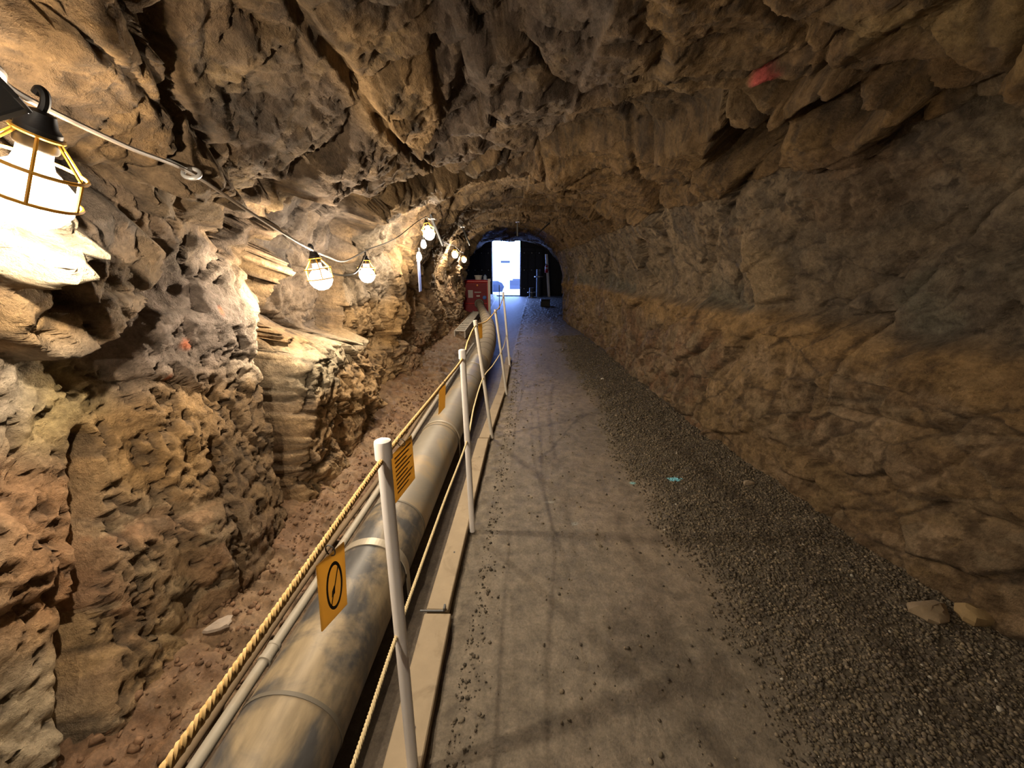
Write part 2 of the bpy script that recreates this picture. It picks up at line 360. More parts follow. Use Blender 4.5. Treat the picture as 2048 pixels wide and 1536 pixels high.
lampb = wallf(Lf, [(.42, 1.80), (.90, 1.78), (1.02, 1.66), (.96, 1.52), (.8, 1.48), (.42, 1.48)], .05)
face = wallf(Lf, [(1.3, 1.35), (1.93, 1.35), (1.90, -.3), (1.3, -.3)], .06)
D += -0.30 * slot - 0.26 * alcove * (1 - slot) + 0.19 * block + 0.13 * ledge - 0.05 * under - 0.10 * panel + 0.0 * rib - 0.22 * gap + 0.09 * talus + 0.05 * lump + 0.07 * face * (1 - slot) + 0.20 * lampb
crackA = polyline(qw, [(1.13, .95), (1.06, .72), (.95, .5), (.80, .2), (.70, -.1)], .055) * Lf
crackB = polyline(qw, [(1.55, .75), (1.5, .5), (1.42, .25), (1.36, .0)], .03) * Lf
D += -0.13 * crackA - 0.07 * crackB
slab1 = rooff([(-1.4, .2), (-1.1, 1.85), (-.95, 2.5), (-.6, 3.2), (-.25, 3.55), (.1, 3.2), (.3, 2.6), (.75, 2.2), (1.2, 1.9), (1.4, .2)], .06)
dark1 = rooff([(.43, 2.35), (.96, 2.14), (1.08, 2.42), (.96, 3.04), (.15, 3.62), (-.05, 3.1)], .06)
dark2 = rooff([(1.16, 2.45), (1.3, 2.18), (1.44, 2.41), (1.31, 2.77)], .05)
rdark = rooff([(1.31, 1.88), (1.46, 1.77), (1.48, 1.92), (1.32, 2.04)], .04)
slab2 = rooff([(-1.3, 2.3), (-1.1, 2.9), (-.7, 4.1), (-.1, 4.6), (.5, 5.2), (1.1, 5.4), (1.4, 4.0), (.9, 3.4), (.3, 3.75), (-.3, 3.7), (-.7, 3.35)], .06)
tanC = rooff([(-.6, 1.4), (-.34, 1.6), (-.4, 2.15), (-.63, 2.4), (-.7, 1.9)], .04)
D += 0.10 * slab1 - 0.20 * dark1 - 0.28 * dark2 - 0.18 * rdark + 0.10 * slab2 + 0.03 * tanC
for pts_, w_, d_ in (([(-.83, 1.13), (-.86, 1.19), (-.99, 1.3), (-1.06, 1.26)], .035, .08),
                     ([(-.61, 1.30), (-.61, 1.56), (-.65, 1.82), (-.63, 2.39), (-.57, 3.03), (-.5, 3.44)], .03, .06),
                     ([(-.32, 1.73), (-.4, 2.16), (-.62, 2.34)], .03, .05),
                     ([(-.5, 3.44), (-.05, 3.0), (.24, 2.75), (.71, 2.39), (1.0, 2.21), (1.31, 2.16), (1.32, 1.87), (1.37, 1.7), (1.49, 1.54)], .05, .10),
                     ([(-1.07, 1.72), (-.99, 2.59), (-.67, 3.32), (-.31, 3.64), (.37, 4.15), (1.07, 3.33), (1.36, 2.58)], .06, .12),
                     ([(.61, 2.04), (1.01, 1.94), (1.16, 1.62)], .03, .06), ([(1.36, 1.73), (1.59, 1.6), (1.68, 1.43)], .03, .06)):
    D += -d_ * polyline(qc, pts_, w_) * (pz > 1.4)
lw = (fbm(P * 1.1, 3, 130) - .5) * .22
ledgeR = sstep(1.14, 1.23, pz + warp[:, 2] * 0.12 + lw) * Rf * (pz < 2.0)
D += -0.11 * (1 - .75 * sstep(5, 8, py)) * ledgeR * (1 - sstep(1.25, 2.0, pz)) + 0.02 * Rf * (1 - ledgeR)
tanR = wallf(Rf, [(2.85, 1.72), (2.66, 1.56), (2.68, 1.28), (3.0, 1.2), (3.02, 1.45)], .04)
D += 0.07 * tanR
D += 0.12 * wallf(Rf, [(0.3, 1.1), (3.85, 1.1), (3.9, -.3), (.3, -.3)], .05) * 0.7
D = np.clip(D, -0.8, 0.30)
# do not let rock grow into the lamps
D *= np.where(py < -1.0, 0.6, 1.0)
V = P + N * D[:, None] + warp * np.array([0.05, 0.09, 0.06], F32)
V[:, 1] = np.where(np.abs(py - 23.9) < 0.6, py, V[:, 1])
# mineral colour, with some shade and lamp glare painted in
def col(*c): return np.array(c, F32)
def mixc(a, b, t): return a + (b - a) * t[:, None]
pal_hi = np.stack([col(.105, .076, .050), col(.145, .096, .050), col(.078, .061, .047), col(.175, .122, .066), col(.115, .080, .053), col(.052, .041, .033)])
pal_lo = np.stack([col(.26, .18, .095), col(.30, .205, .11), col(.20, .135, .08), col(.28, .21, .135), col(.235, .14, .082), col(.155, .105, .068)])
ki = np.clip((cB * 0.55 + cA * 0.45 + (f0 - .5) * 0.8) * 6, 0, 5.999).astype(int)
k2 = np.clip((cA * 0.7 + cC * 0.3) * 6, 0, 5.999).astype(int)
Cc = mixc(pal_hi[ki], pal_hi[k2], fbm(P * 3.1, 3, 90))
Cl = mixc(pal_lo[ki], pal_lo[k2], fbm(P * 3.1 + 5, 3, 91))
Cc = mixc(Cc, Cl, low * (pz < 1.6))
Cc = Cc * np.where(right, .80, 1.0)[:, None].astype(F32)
# left wall: warm tan sandstone, pale crust by the lamps, grey-violet patches
n3 = fbm(Q * 1.7, 4, 95)
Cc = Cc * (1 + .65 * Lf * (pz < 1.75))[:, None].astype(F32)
Cc = mixc(Cc, col(.42, .28, .14), 0.75 * Lf * (.25 + .75 * (pz < 1.75)) * sstep(.42, .62, n3))
Cc = mixc(Cc, col(.24, .195, .165), 0.7 * wallf(Lf, [(1.15, 1.4), (1.75, 1.6), (1.8, .95), (1.3, .9), (1.1, 1.1)], .12))
Cc = mixc(Cc, col(.50, .42, .33), 0.8 * wallf(Lf, [(1.70, 1.5), (1.95, 1.4), (2.0, 1.0), (1.82, .9), (1.7, 1.1)], .08) * sstep(.45, .6, ra))
Cc = mixc(Cc, col(.50, .42, .31), 0.6 * wallf(Lf, [(.3, 1.25), (1.05, 1.2), (.95, .8), (.3, .85)], .15) * sstep(.4, .6, ra))
Cc = mixc(Cc, col(.66, .58, .44), .8 * np.clip(lampb, 0, 1))  # glare of the nearest lamp painted pale onto the bulge
for poly_, c_, k_ in (([(.99, 1.24), (1.21, 1.23), (1.24, 1.01), (1.12, .94), (.97, 1.02)], (.46, .36, .17), .75),
                       ([(1.23, 1.33), (1.42, 1.47), (1.8, 1.46), (1.86, 1.08), (1.39, 1.1), (1.23, 1.2)], (.215, .175, .155), .75),
                       ([(1.11, 1.0), (1.39, 1.06), (1.82, .92), (1.5, .5), (1.3, .63), (1.12, .9)], (.38, .235, .10), .75),
                       ([(.87, 1.02), (1.10, .86), (1.02, .57), (.86, .46), (.76, .58)], (.48, .27, .14), .75),
                       ([(.90, 1.31), (1.04, 1.31), (1.04, 1.15), (.97, 1.08), (.88, 1.10)], (.60, .52, .42), .7),
                       ([(.6, .5), (.84, .40), (.82, .03), (.6, .0)], (.52, .45, .33), .65),
                       ([(1.66, .95), (2.02, .9), (1.9, .05), (1.3, .1), (1.4, .55)], (.17, .115, .068), .75),
                       ([(1.1, .6), (1.35, .5), (1.2, .1), (.95, .15)], (.30, .22, .12), .6),
                       ([(2.12, 1.0), (3.5, .85), (3.6, .3), (2.3, .35), (2.12, .7)], (.43, .285, .145), .65)):
    Cc = mixc(Cc, col(*c_), k_ * wallf(Lf, poly_, .07))
Cc = mixc(Cc, col(.07, .05, .035), .9 * slot)  # shade inside the slot painted into the rock colour
Cc = mixc(Cc, col(.09, .07, .055), .6 * Lf * sstep(.56, .62, pit) * (.4 + .6 * low))
Cc = mixc(Cc, col(.36, .30, .23), 0.7 * panel)
Cc = mixc(Cc, col(.42, .26, .10), 0.6 * wallf(Lf, [(3.5, 1.15), (4.9, 1.15), (4.8, .6), (3.5, .6)], .06))
Cc = mixc(Cc, col(.42, .37, .27), 0.75 * block * sstep(.75, .9, pz))
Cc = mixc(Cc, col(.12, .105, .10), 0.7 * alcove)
Cc = mixc(Cc, col(.46, .37, .29), 0.5 * talus * sstep(.4, .6, n3))
Cc = mixc(Cc, col(.22, .135, .06), 0.7 * rooff([(-1.5, .2), (-1.05, 1.25), (-.9, 1.3), (-.7, .9), (-.8, .2)], .06))

Cc = mixc(Cc, col(.27, .20, .12), 0.8 * tanR)
Cc = mixc(Cc, col(.22, .135, .055), 0.5 * Rf * (1 - ledgeR) * sstep(.85, 1.1, pz))
Cc = mixc(Cc, col(.19, .155, .115), 0.45 * Rf * ledgeR * (pz < 1.9) * sstep(.4, .6, n3))
g1 = fbm(P * np.array([6, 6, 6], F32) + 3, 5, 120, .62); g2 = fbm(P * np.array([22, 22, 22], F32), 4, 121, .65); g3 = ridged(np.stack([px * 3, (py + .15 * pz) * 5.5, (pz + .2 * py) * 1.1], 1).astype(F32) + warp, 3, 122)
lo_r = Rf * (1 - ledgeR) * (pz < 1.6); hi_r = Rf * ledgeR
Cc = mixc(Cc, col(.31, .225, .145), .6 * lo_r * sstep(.52, .66, g1)); Cc = mixc(Cc, col(.085, .055, .03), .6 * lo_r * sstep(.53, .64, g2))
Cc = mixc(Cc, col(.30, .195, .09), .65 * lo_r * sstep(.96, 1.05, pz + warp[:, 0] * .3) * sstep(.38, .55, g1))
Cc = mixc(Cc, col(.165, .135, .102), .6 * hi_r * (pz < 2.0)); Cc = mixc(Cc, col(.27, .205, .135), .7 * hi_r * (pz < 2.1) * sstep(.62, .78, g3) * sstep(1.8, 3.2, py))
Cc = mixc(Cc, col(.12, .118, .095), .7 * hi_r * (1 - sstep(1.3, 1.5, pz + warp[:, 0] * .6)) * sstep(.45, .6, n3)); Cc = mixc(Cc, col(.06, .048, .04), .5 * hi_r * sstep(.55, .66, g2))
Cc = mixc(Cc, col(.16, .105, .06), .5 * roof * sstep(.50, .62, g1)); Cc = mixc(Cc, col(.045, .035, .028), .55 * roof * sstep(.53, .64, g2))
Cc = mixc(Cc, col(.27, .20, .12), 0.8 * tanR)
for poly_, c_, k_ in (([(-.28, 1.5), (.41, 1.5), (.6, 2.08), (.22, 2.6), (-.39, 3.28), (-.63, 2.49), (-.39, 2.16)], (.088, .068, .058), .75),
                       ([(-.93, 1.51), (-.66, 1.59), (-.78, 2.39), (-.95, 2.66), (-1.06, 1.71)], (.105, .078, .06), .7),
                       ([(.48, 1.84), (.85, 1.75), (1.2, 2.02), (1.1, 2.4), (.54, 2.18)], (.20, .14, .075), .65),
                       ([(1.06, 1.54), (1.37, 1.2), (1.55, 1.2), (1.39, 1.55), (1.18, 1.63)], (.26, .185, .085), .7),
                       ([(-1.1, 1.82), (-1.0, 2.61), (-.19, 3.71), (-.12, 4.38), (-1.01, 3.2), (-1.12, 1.99)], (.23, .155, .075), .5),
                       ([(1.53, 1.63), (1.6, 1.3), (1.85, 1.35), (1.78, 1.6), (1.66, 1.67)], (.22, .175, .115), .7),
                       ([(1.48, 2.25), (1.49, 1.98), (1.69, 1.78), (1.75, 1.87), (1.66, 2.39)], (.15, .098, .058), .7)):
    Cc = mixc(Cc, col(*c_), k_ * polymask(qc, poly_, .05) * (pz > 1.65) * (.55 + .45 * sstep(.4, .6, g1)))
Cc = mixc(Cc, col(.34, .225, .115), .85 * tanC * sstep(.35, .5, g1))
Cc = mixc(Cc, col(.03, .026, .022), 0.5 * np.clip(dark1 + dark2 + rdark, 0, 1))  # shade of the roof recesses painted into their colour
Cc = mixc(Cc, col(.05, .038, .03), 0.6 * (1 - sstep(0, .07, eB)) * (fbm(P * 1.3, 2, 97) > .5) + 0.0 * Lf)
Cc = mixc(Cc, col(.55, .10, .10), 0.8 * rooff([(1.02, 1.88), (1.10, 1.86), (1.11, 1.92), (1.03, 1.94)], .02))
for (yy, zz, r) in ((1.68, 1.33, .022), (1.42, 1.08, .02), (1.5, 1.2, .03)):
    Cc = mixc(Cc, col(.62, .17, .07), 0.7 * Lf * (1 - sstep(.3 * r, r, np.hypot(qw[:, 0] - yy, qw[:, 1] - zz))))
zb = sstep(23.0, 23.8, py)
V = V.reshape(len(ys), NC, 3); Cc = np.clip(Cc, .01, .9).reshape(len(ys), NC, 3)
def grid_mesh(name, Vg, Cg, attr, m, kind='structure'):
    a, b = Vg.shape[:2]; me = bpy.data.meshes.new(name)
    idx = np.arange(a * b, dtype=np.int32).reshape(a, b)
    q = np.stack([idx[:-1, :-1], idx[:-1, 1:], idx[1:, 1:], idx[1:, :-1]], -1).reshape(-1)
    me.vertices.add(a * b); me.vertices.foreach_set('co', Vg.reshape(-1).astype(F32))
    nf = len(q) // 4; me.loops.add(nf * 4); me.loops.foreach_set('vertex_index', q)
    me.polygons.add(nf); me.polygons.foreach_set('loop_start', np.arange(nf, dtype=np.int32) * 4)
    me.update(calc_edges=True)
    ca = me.attributes.new(attr, 'FLOAT_COLOR', 'POINT')
    ca.data.foreach_set('color', np.concatenate([Cg.reshape(-1, 3), np.ones((a * b, 1), F32)], 1).astype(F32).reshape(-1))
    me.polygons.foreach_set('use_smooth', np.ones(nf, bool)); me.materials.append(m)
    o = bpy.data.objects.new(name, me); C.objects.link(o); o['kind'] = kind; return o
i1, i2 = int(NC * 0.295), int(NC * 0.705)
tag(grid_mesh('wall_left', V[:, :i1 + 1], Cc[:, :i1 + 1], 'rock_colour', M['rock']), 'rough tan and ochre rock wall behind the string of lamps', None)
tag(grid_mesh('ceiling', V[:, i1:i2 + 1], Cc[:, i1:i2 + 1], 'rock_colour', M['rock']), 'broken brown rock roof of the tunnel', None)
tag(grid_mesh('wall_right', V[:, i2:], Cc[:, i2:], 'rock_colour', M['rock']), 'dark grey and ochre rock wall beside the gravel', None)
# unseen cap added behind the viewer to keep sky light out
ring_back = V[0]; cb = np.array([[0.4, -4.4, 1.2]], F32)
ring_back = np.concatenate([ring_back[::8], ring_back[-1:], ring_back[:1]]); nb = len(ring_back)
Vb = np.stack([ring_back, ring_back * 0.5 + cb * 0.5, np.repeat(cb, nb, 0)], 0)
grid_mesh('tunnel_end_cap', Vb, np.full((3, nb, 3), .15, F32), 'rock_colour', M['rock'])

# ------------------------------------------------------------------ floor
nx = 320
fx = np.linspace(-1, 1, nx)
Vf = np.zeros((len(ys), nx, 3), F32)
for i, y in enumerate(ys):
    xl = np.interp(y, YK, XLK) - 0.55; xr = np.interp(y, YK, XRK) + 0.35
    Vf[i, :, 0] = np.linspace(xl, xr, nx); Vf[i, :, 1] = y
p = Vf.reshape(-1, 3); x, y = p[:, 0], p[:, 1]
fw = fbm(p * 3, 4, 110) - .5; fs = fbm(p * 14, 4, 111) - .5; fr = ridged(p * 7, 4, 112)
bx = -0.315 + 0.053 * y + fw * 0.03                       # kerb line
soil = 1 - sstep(-1.0, -0.86, x + fw * .1)
trench = sstep(-0.95, -0.86, x) * (1 - sstep(bx - .06, bx - .02, x))
gl = 0.98 - 0.05 * np.clip(y, 0, 4) * 0 + fw * 0.35 + np.where(y > 4, (y - 4) * 0.02, 0)
grav = sstep(gl - .12, gl + .12, x)
far = sstep(8, 14, y)
z = soil * (0.06 + 0.10 * np.clip((-x - .95) / .5, 0, 1.6) + (fr - .6) * .10 + fs * .05) + trench * (-0.012 + fs * .01)
path = (1 - soil) * (1 - trench)
z = z + path * (fw * 0.012 + fs * 0.005) * (1 - grav) + path * grav * (0.012 + 0.05 * np.clip((x - gl) / 1.0, 0, 1) + fs * .02)
edge = path * (1 - sstep(0.0, 0.16, x - bx)) ; z = z + edge * (fs * 0.025 - 0.004)
z = z + path * far * (fs * .03)
Vf[:, :, 2] = z.reshape(len(ys), nx)
cp = mixc(np.repeat(col(.225, .185, .14)[None], len(p), 0), col(.175, .148, .113), sstep(.4, .62, fbm(p * 1.1, 4, 113)))
cp = mixc(cp, col(.12, .098, .072), 0.75 * edge * sstep(.4, .6, fs + .5))
cp = mixc(cp, col(.10, .085, .065), grav)
cp = mixc(cp, col(.10, .08, .06), trench)
cso = mixc(np.repeat(col(.17, .098, .054)[None], len(p), 0), col(.22, .142, .082), sstep(.4, .6, fbm(p * 4, 3, 114)))
cp = mixc(cp, cso, soil)
# small cyan and grey dabs of colour on the path
def dab(cx, cy, rx, ry, c, k):
    global cp
    m = 1 - sstep(.5, 1.0, np.sqrt(((x - cx) / rx) ** 2 + ((y - cy) / ry) ** 2) + fs * .9)
    cp = mixc(cp, col(*c), m * k)
dab(1.195, 2.51, .055, .035, (.25, .75, .95), .95); dab(.885, 2.50, .03, .02, (.22, .55, .62), .8)
dab(.25, 2.26, .045, .014, (.42, .42, .38), .7); dab(.39, 2.03, .02, .02, (.34, .38, .36), .6)
cp = mixc(cp, col(.055, .045, .035), 0.6 * path * (1 - grav) * (1 - sstep(.010, .018, np.abs(x - (.45 + .55 * (y - 3.3) + fw * .25)))) * (y > 2.9) * (y < 3.9))  # thin shadow line painted into the path colour
floor_o = tag(grid_mesh('floor', Vf, np.clip(cp, .01, .95).reshape(len(ys), nx, 3), 'ground_colour', M['ground']), 'packed grey-brown path with gravel strip and soil bank', None)

def floor_z(X, Y):
    i = int(np.clip(np.searchsorted(ys, Y), 0, len(ys) - 1)); r = Vf[i]; return float(np.interp(X, r[:, 0], r[:, 2]))

# gravel: countless chips, joined
def chips(name, pts, sizes, cols, ico, m, label):
    if ico:
        t = (1 + 5 ** .5) / 2
        bv = np.array([(-1, t, 0), (1, t, 0), (-1, -t, 0), (1, -t, 0), (0, -1, t), (0, 1, t), (0, -1, -t), (0, 1, -t), (t, 0, -1), (t, 0, 1), (-t, 0, -1), (-t, 0, 1)], F32) / 1.9
        bf = np.array([(0, 11, 5), (0, 5, 1), (0, 1, 7), (0, 7, 10), (0, 10, 11), (1, 5, 9), (5, 11, 4), (11, 10, 2), (10, 7, 6), (7, 1, 8), (3, 9, 4), (3, 4, 2), (3, 2, 6), (3, 6, 8), (3, 8, 9), (4, 9, 5), (2, 4, 11), (6, 2, 10), (8, 6, 7), (9, 8, 1)], np.int32)
    else:
        bv = np.array([(1, 0, 0), (0, 1, 0), (-1, 0, 0), (0, -1, 0), (0, 0, 1), (0, 0, -1)], F32)
        bf = np.array([(0, 1, 4), (1, 2, 4), (2, 3, 4), (3, 0, 4), (1, 0, 5), (2, 1, 5), (3, 2, 5), (0, 3, 5)], np.int32)
    rg = np.random.default_rng(5); n = len(pts); k = len(bv)
    s = sizes[:, None] * rg.uniform([.7, .6, .45], [1.3, 1.1, .8], (n, 3))
    v = bv[None] * (1 + rg.uniform(-.28, .28, (n, k, 1))) * s[:, None, :]
    a = rg.uniform(0, 6.28, n); b = rg.uniform(-.5, .5, n); ca, sa, cb_, sb = np.cos(a)[:, None], np.sin(a)[:, None], np.cos(b)[:, None], np.sin(b)[:, None]
    X, Y, Z = v[..., 0], v[..., 1] * cb_ - v[..., 2] * sb, v[..., 1] * sb + v[..., 2] * cb_
    v = np.stack([X * ca - Y * sa, X * sa + Y * ca, Z], -1) + pts[:, None, :]
    f = (bf[None] + (np.arange(n) * k)[:, None, None]).reshape(-1).astype(np.int32)
    me = bpy.data.meshes.new(name); me.vertices.add(n * k); me.vertices.foreach_set('co', v.astype(F32).reshape(-1))
    nf = len(f) // 3; me.loops.add(nf * 3); me.loops.foreach_set('vertex_index', f); me.polygons.add(nf)
    me.polygons.foreach_set('loop_start', np.arange(nf, dtype=np.int32) * 3); me.update(calc_edges=True)
    at = me.attributes.new('stone_colour', 'FLOAT_COLOR', 'POINT')
    cc = np.concatenate([np.repeat(cols, k, 0), np.ones((n * k, 1))], 1); at.data.foreach_set('color', cc.astype(F32).reshape(-1))
    me.materials.append(m); o = bpy.data.objects.new(name, me); C.objects.link(o); return tag(o, label, None, kind='stuff')
rg = np.random.default_rng(11)
def scatter(n, y0, y1, smin, smax, dens_edge=0.10, spill=0.012):
    yy = y0 + (y1 - y0) * rg.random(n) ** 1.25; wr = np.interp(yy, YK, XRK) - .05
    u = rg.random(n); xx = 0.1 + (wr - 0.1) * u
    g = 0.98 + np.where(yy > 4, (yy - 4) * 0.02, 0) + (fbm(np.stack([xx, yy, yy * 0], 1).astype(F32) * 3, 4, 110) - .5) * .35
    keep = rg.random(n) < np.maximum(sstep(g - .16, g + .10, xx), spill)
    xx, yy = xx[keep], yy[keep]; zz = np.array([floor_z(a, b) for a, b in zip(xx, yy)])
    s = smin + (smax - smin) * rg.random(len(xx)) ** 2.5
    base = np.array([[.14, .118, .09], [.12, .105, .083], [.17, .14, .10], [.095, .08, .066], [.20, .165, .12], [.15, .125, .085]])
    c = base[rg.integers(0, 6, len(xx))] * rg.uniform(.7, 1.25, (len(xx), 1))
    pd_ = np.hypot((xx - 1.195) / .055, (yy - 2.51) / .03) < rg.uniform(.6, 1.25, len(xx)); c[pd_] = [.28, .72, .90]
    br = rg.random(len(xx)) < .004; c[br] = [.42, .40, .35]
    return np.stack([xx, yy, zz + s * .22], 1), s, c
chips('gravel', *scatter(62000, .35, 3.2, .0035, .0105), True, M['gravel'], 'dark grey-brown gravel strip along the right wall')
chips('gravel', *scatter(30000, 3.2, 9.0, .006, .017), False, M['gravel'], 'finer looking gravel further along the right wall')
# dirt crumbs along the kerb
n = 1100; yy = .4 + 7.0 * rg.random(n) ** 1.6; xx = -0.27 + .053 * yy + np.abs(rg.normal(0, .055, n)) + .01
s = .0028 + .008 * rg.random(n) ** 4; zz = np.array([floor_z(a, b) for a, b in zip(xx, yy)]) + s * .3
chips('dirt_crumbs', np.stack([xx, yy, zz], 1), s, np.array([[.10, .085, .065]]) * rg.uniform(.5, 1.6, (n, 1)), True, M['gravel'], 'dirt crumbs scattered along the timber kerb')
n = 1500; yy = .55 + 4.5 * rg.random(n); xx = rg.uniform(-1.26, -.97, n); s = .004 + .016 * rg.random(n) ** 4
zz = np.array([floor_z(a, b) for a, b in zip(xx, yy)]) + s * .3
chips('soil_rubble', np.stack([xx, yy, zz], 1), s, np.array([[.19, .115, .07]]) * rg.uniform(.6, 1.3, (n, 1)), True, M['gravel'], 'brown rubble on the soil bank by the conduit')

# single stones
def stone(name, loc, size, label, c, rz=0, grp=None, seed=0):
    g = G(); r = random.Random(seed); n, mrow = 12, 8
    prof = []
    V = []; Fc = []
    for i in range(mrow):
        ph = math.pi * i / (mrow - 1)
        for k in range(n):
            a = 2 * math.pi * k / n; rr = 1 + .16 * math.sin(3 * a + seed) * math.sin(ph) + r.uniform(-.09, .09)
            sx = abs(math.sin(ph)) ** .7
            V.append((rr * sx * math.cos(a) * size[0], rr * sx * math.sin(a) * size[1], rr * math.cos(ph) * size[2]))
    Fc = [(i * n + k, (i + 1) * n + k, (i + 1) * n + (k + 1) % n, i * n + (k + 1) % n) for i in range(mrow - 1) for k in range(n)]
    g.add(V, Fc); mm = plain(name + '_rock', c, .85, var=.35, scale=25, bump=.4)
    o = mk(name, g, mm, None, (0, 0, 0), angle=25); o.location = (loc[0], loc[1], floor_z(loc[0], loc[1]) + size[2] * .55); o.rotation_euler = (0, 0, rz)
    return tag(o, label, 'stone', grp)
stone('flat_stone', (1.83, 1.33), (.085, .055, .03), 'flat tan stone on the gravel at the right wall foot, the left one of two', (.26, .20, .13), .3, seed=1)
stone('flat_stone', (1.985, 1.30), (.065, .05, .035), 'rounded ochre stone on the gravel touching the wall at the frame edge', (.28, .20, .10), -.2, seed=2)
stone('small_stone', (1.68, 2.42), (.04, .024, .016), 'small pale stone lying alone on the gravel under the right wall', (.30, .24, .17), .1, seed=3)
stone('white_pebble', (1.27, 5.2), (.022, .018, .012), 'small white pebble on the dark gravel far along the path', (.65, .63, .58), .1, seed=4)
stone('pale_lump', (-1.17, 1.20), (.05, .03, .012), 'whitish lump of rock on the brown soil bank', (.36, .30, .25), .7, seed=5)
stone('white_pebble', (-.375, 1.44), (.007, .006, .005), 'tiny white pebble in the gap beside the timber kerb', (.75, .73, .70), .1, seed=6)

# ------------------------------------------------------------------ timber kerb boards
def board(y0, y1, xa, xb, wdt, label, h=.042):
    g = G(); L = y1 - y0; a = math.atan2(xb - xa, L)
    t = thing('kerb_board', label, 'board', (xa, y0, 0), (0, 0, -a), 'timber boards edging the path')
    g.box(-wdt, 0, 0.004, math.hypot(L, xb - xa) - .004, -.01, h, .004); mk('plank', g, M['timber'], t, smooth=False)
    for k in (.2, .8):
        g = G(); g.lathe([(.001, h + .0005), (.005, h + .002), (.001, h + .003)], 8, centre=(-wdt * .4, L * k, 0)); mk('nail', g, M['steel'], t)
    return t
board(-.9, 1.35, -.305, -.270, .118, 'nearest pale timber kerb board, below the first white post')
board(1.36, 3.2, -.287, -.212, .098, 'second pale timber kerb board, between the angle clip and third post')
board(3.21, 4.75, -.206, -.078, .095, 'third timber kerb board, passing the third and fourth posts')
board(4.76, 6.6, -.078, -.012, .095, 'farthest timber kerb board, beside the fifth post')
t = thing('angle_clip', 'dark rusty steel angle lying across the joint of two kerb boards', 'bracket', (-.35, 1.355, .042))
g = G(); g.box(-.06, .05, -.004, .004, 0, .006, .001); mk('flat_bar', g, M['steel'], t, smooth=False)
g = G(); g.box(.044, .052, -.004, .022, 0, .02, .001); mk('upturned_end', g, M['steel'], t, smooth=False)

# ------------------------------------------------------------------ big drain pipe
PX = lambda y: -.700 + .036 * y
R = .157; PZ = .16
t = thing('drain_pipe', 'thick dusty grey drain pipe lying beside the path', 'pipe', (PX(0), 0, 0))
O = t.location
cuts = [-1.6, .82, 1.80, 2.86, 4.4, 5.6]
for k in range(5):
    a, b = cuts[k], cuts[k + 1]; g = G(); nn = 14
    g.tube([(PX(a + (b - a) * i / nn), a + (b - a) * i / nn, PZ) for i in range(nn + 1)], R, 48); mk('pipe_length', g, M['pipe_scuff'] if k < 2 else M['pipe'], t, O)
for k, yy in enumerate((.82, 1.80, 2.86, 4.4)):
    g = G(); g.tube([(PX(yy - .006), yy - .006, PZ), (PX(yy + .006), yy + .006, PZ)], R + .0025, 48); mk('joint_ring', g, M['joint'], t, O)
for yy, wd in ((1.47, .022), (2.92, .012), (5.0, .012)):
    g = G(); V = []; nn = 40; x0 = PX(yy)
    for i in range(nn + 1):
        a = -.15 + (math.pi + .3) * i / nn
        for (rr, dy) in ((R + .001, -wd), (R + .006, -wd), (R + .006, wd), (R + .001, wd)):
            V.append((x0 + rr * math.cos(a) * 1.0, yy + dy, PZ + rr * math.sin(a)))
    Fc = [(i * 4 + k, i * 4 + (k + 1) % 4, (i + 1) * 4 + (k + 1) % 4, (i + 1) * 4 + k) for i in range(nn) for k in range(4)] + [(3, 2, 1, 0), (nn * 4, nn * 4 + 1, nn * 4 + 2, nn * 4 + 3)]
    g.add(V, Fc)
    g.box(x0 + R + .0, x0 + R + .006, yy - wd, yy + wd, 0.0, PZ + .0); g.box(x0 - R - .006, x0 - R, yy - wd, yy + wd, 0.0, PZ)
    mk('strap', g, M['strap'], t, O, smooth=False)
# ringed duct hose from the pipe end to the red machine
hp = [(-.498, 5.6, .16), (-.475, 6.4, .17), (-.47, 7.3, .19), (-.52, 8.4, .23), (-.62, 9.6, .27), (-.80, 11.0, .33), (-.98, 12.2, .40), (-1.08, 12.93, .44)]
def spline(pts, n):
    P_ = [Vector(p) for p in pts]; P_ = [P_[0] * 2 - P_[1]] + P_ + [P_[-1] * 2 - P_[-2]]; o = []
    for i in range(1, len(P_) - 2):
        for k in range(n):
            u = k / n; a, b, c, d = P_[i - 1], P_[i], P_[i + 1], P_[i + 2]
            o.append(.5 * ((2 * b) + (c - a) * u + (2 * a - 5 * b + 4 * c - d) * u * u + (3 * b - a - 3 * c + d) * u ** 3))
    return o + [P_[-2]]
t = thing('duct_hose', 'ringed beige duct hose running from the drain pipe to the red machine', 'hose', hp[0])
pts = spline(hp, 28); g = G(); L = 0; rr = []
for i, p in enumerate(pts):
    if i: L += (p - pts[i - 1]).length
    rr.append(((.166) - .05 * min(1, max(0, (L - 3.0) / 3))) * (.955 + .05 * abs(math.sin(math.pi * L / .42)) ** .5))
g.tube(pts, rr, 28); mk('hose_body', g, M['hose'], t, hp[0])
Lr = 0; acc = 0
for i in range(1, len(pts)):
    acc += (pts[i] - pts[i - 1]).length
    if acc > .42:
        acc -= .42; d = (pts[i] - pts[i - 1]).normalized(); g = G(); r_ = rr[i] + .004; g.tube([pts[i] - d * .006, pts[i] + d * .006], r_, 28); mk('hoop', g, M['joint'], t, hp[0])

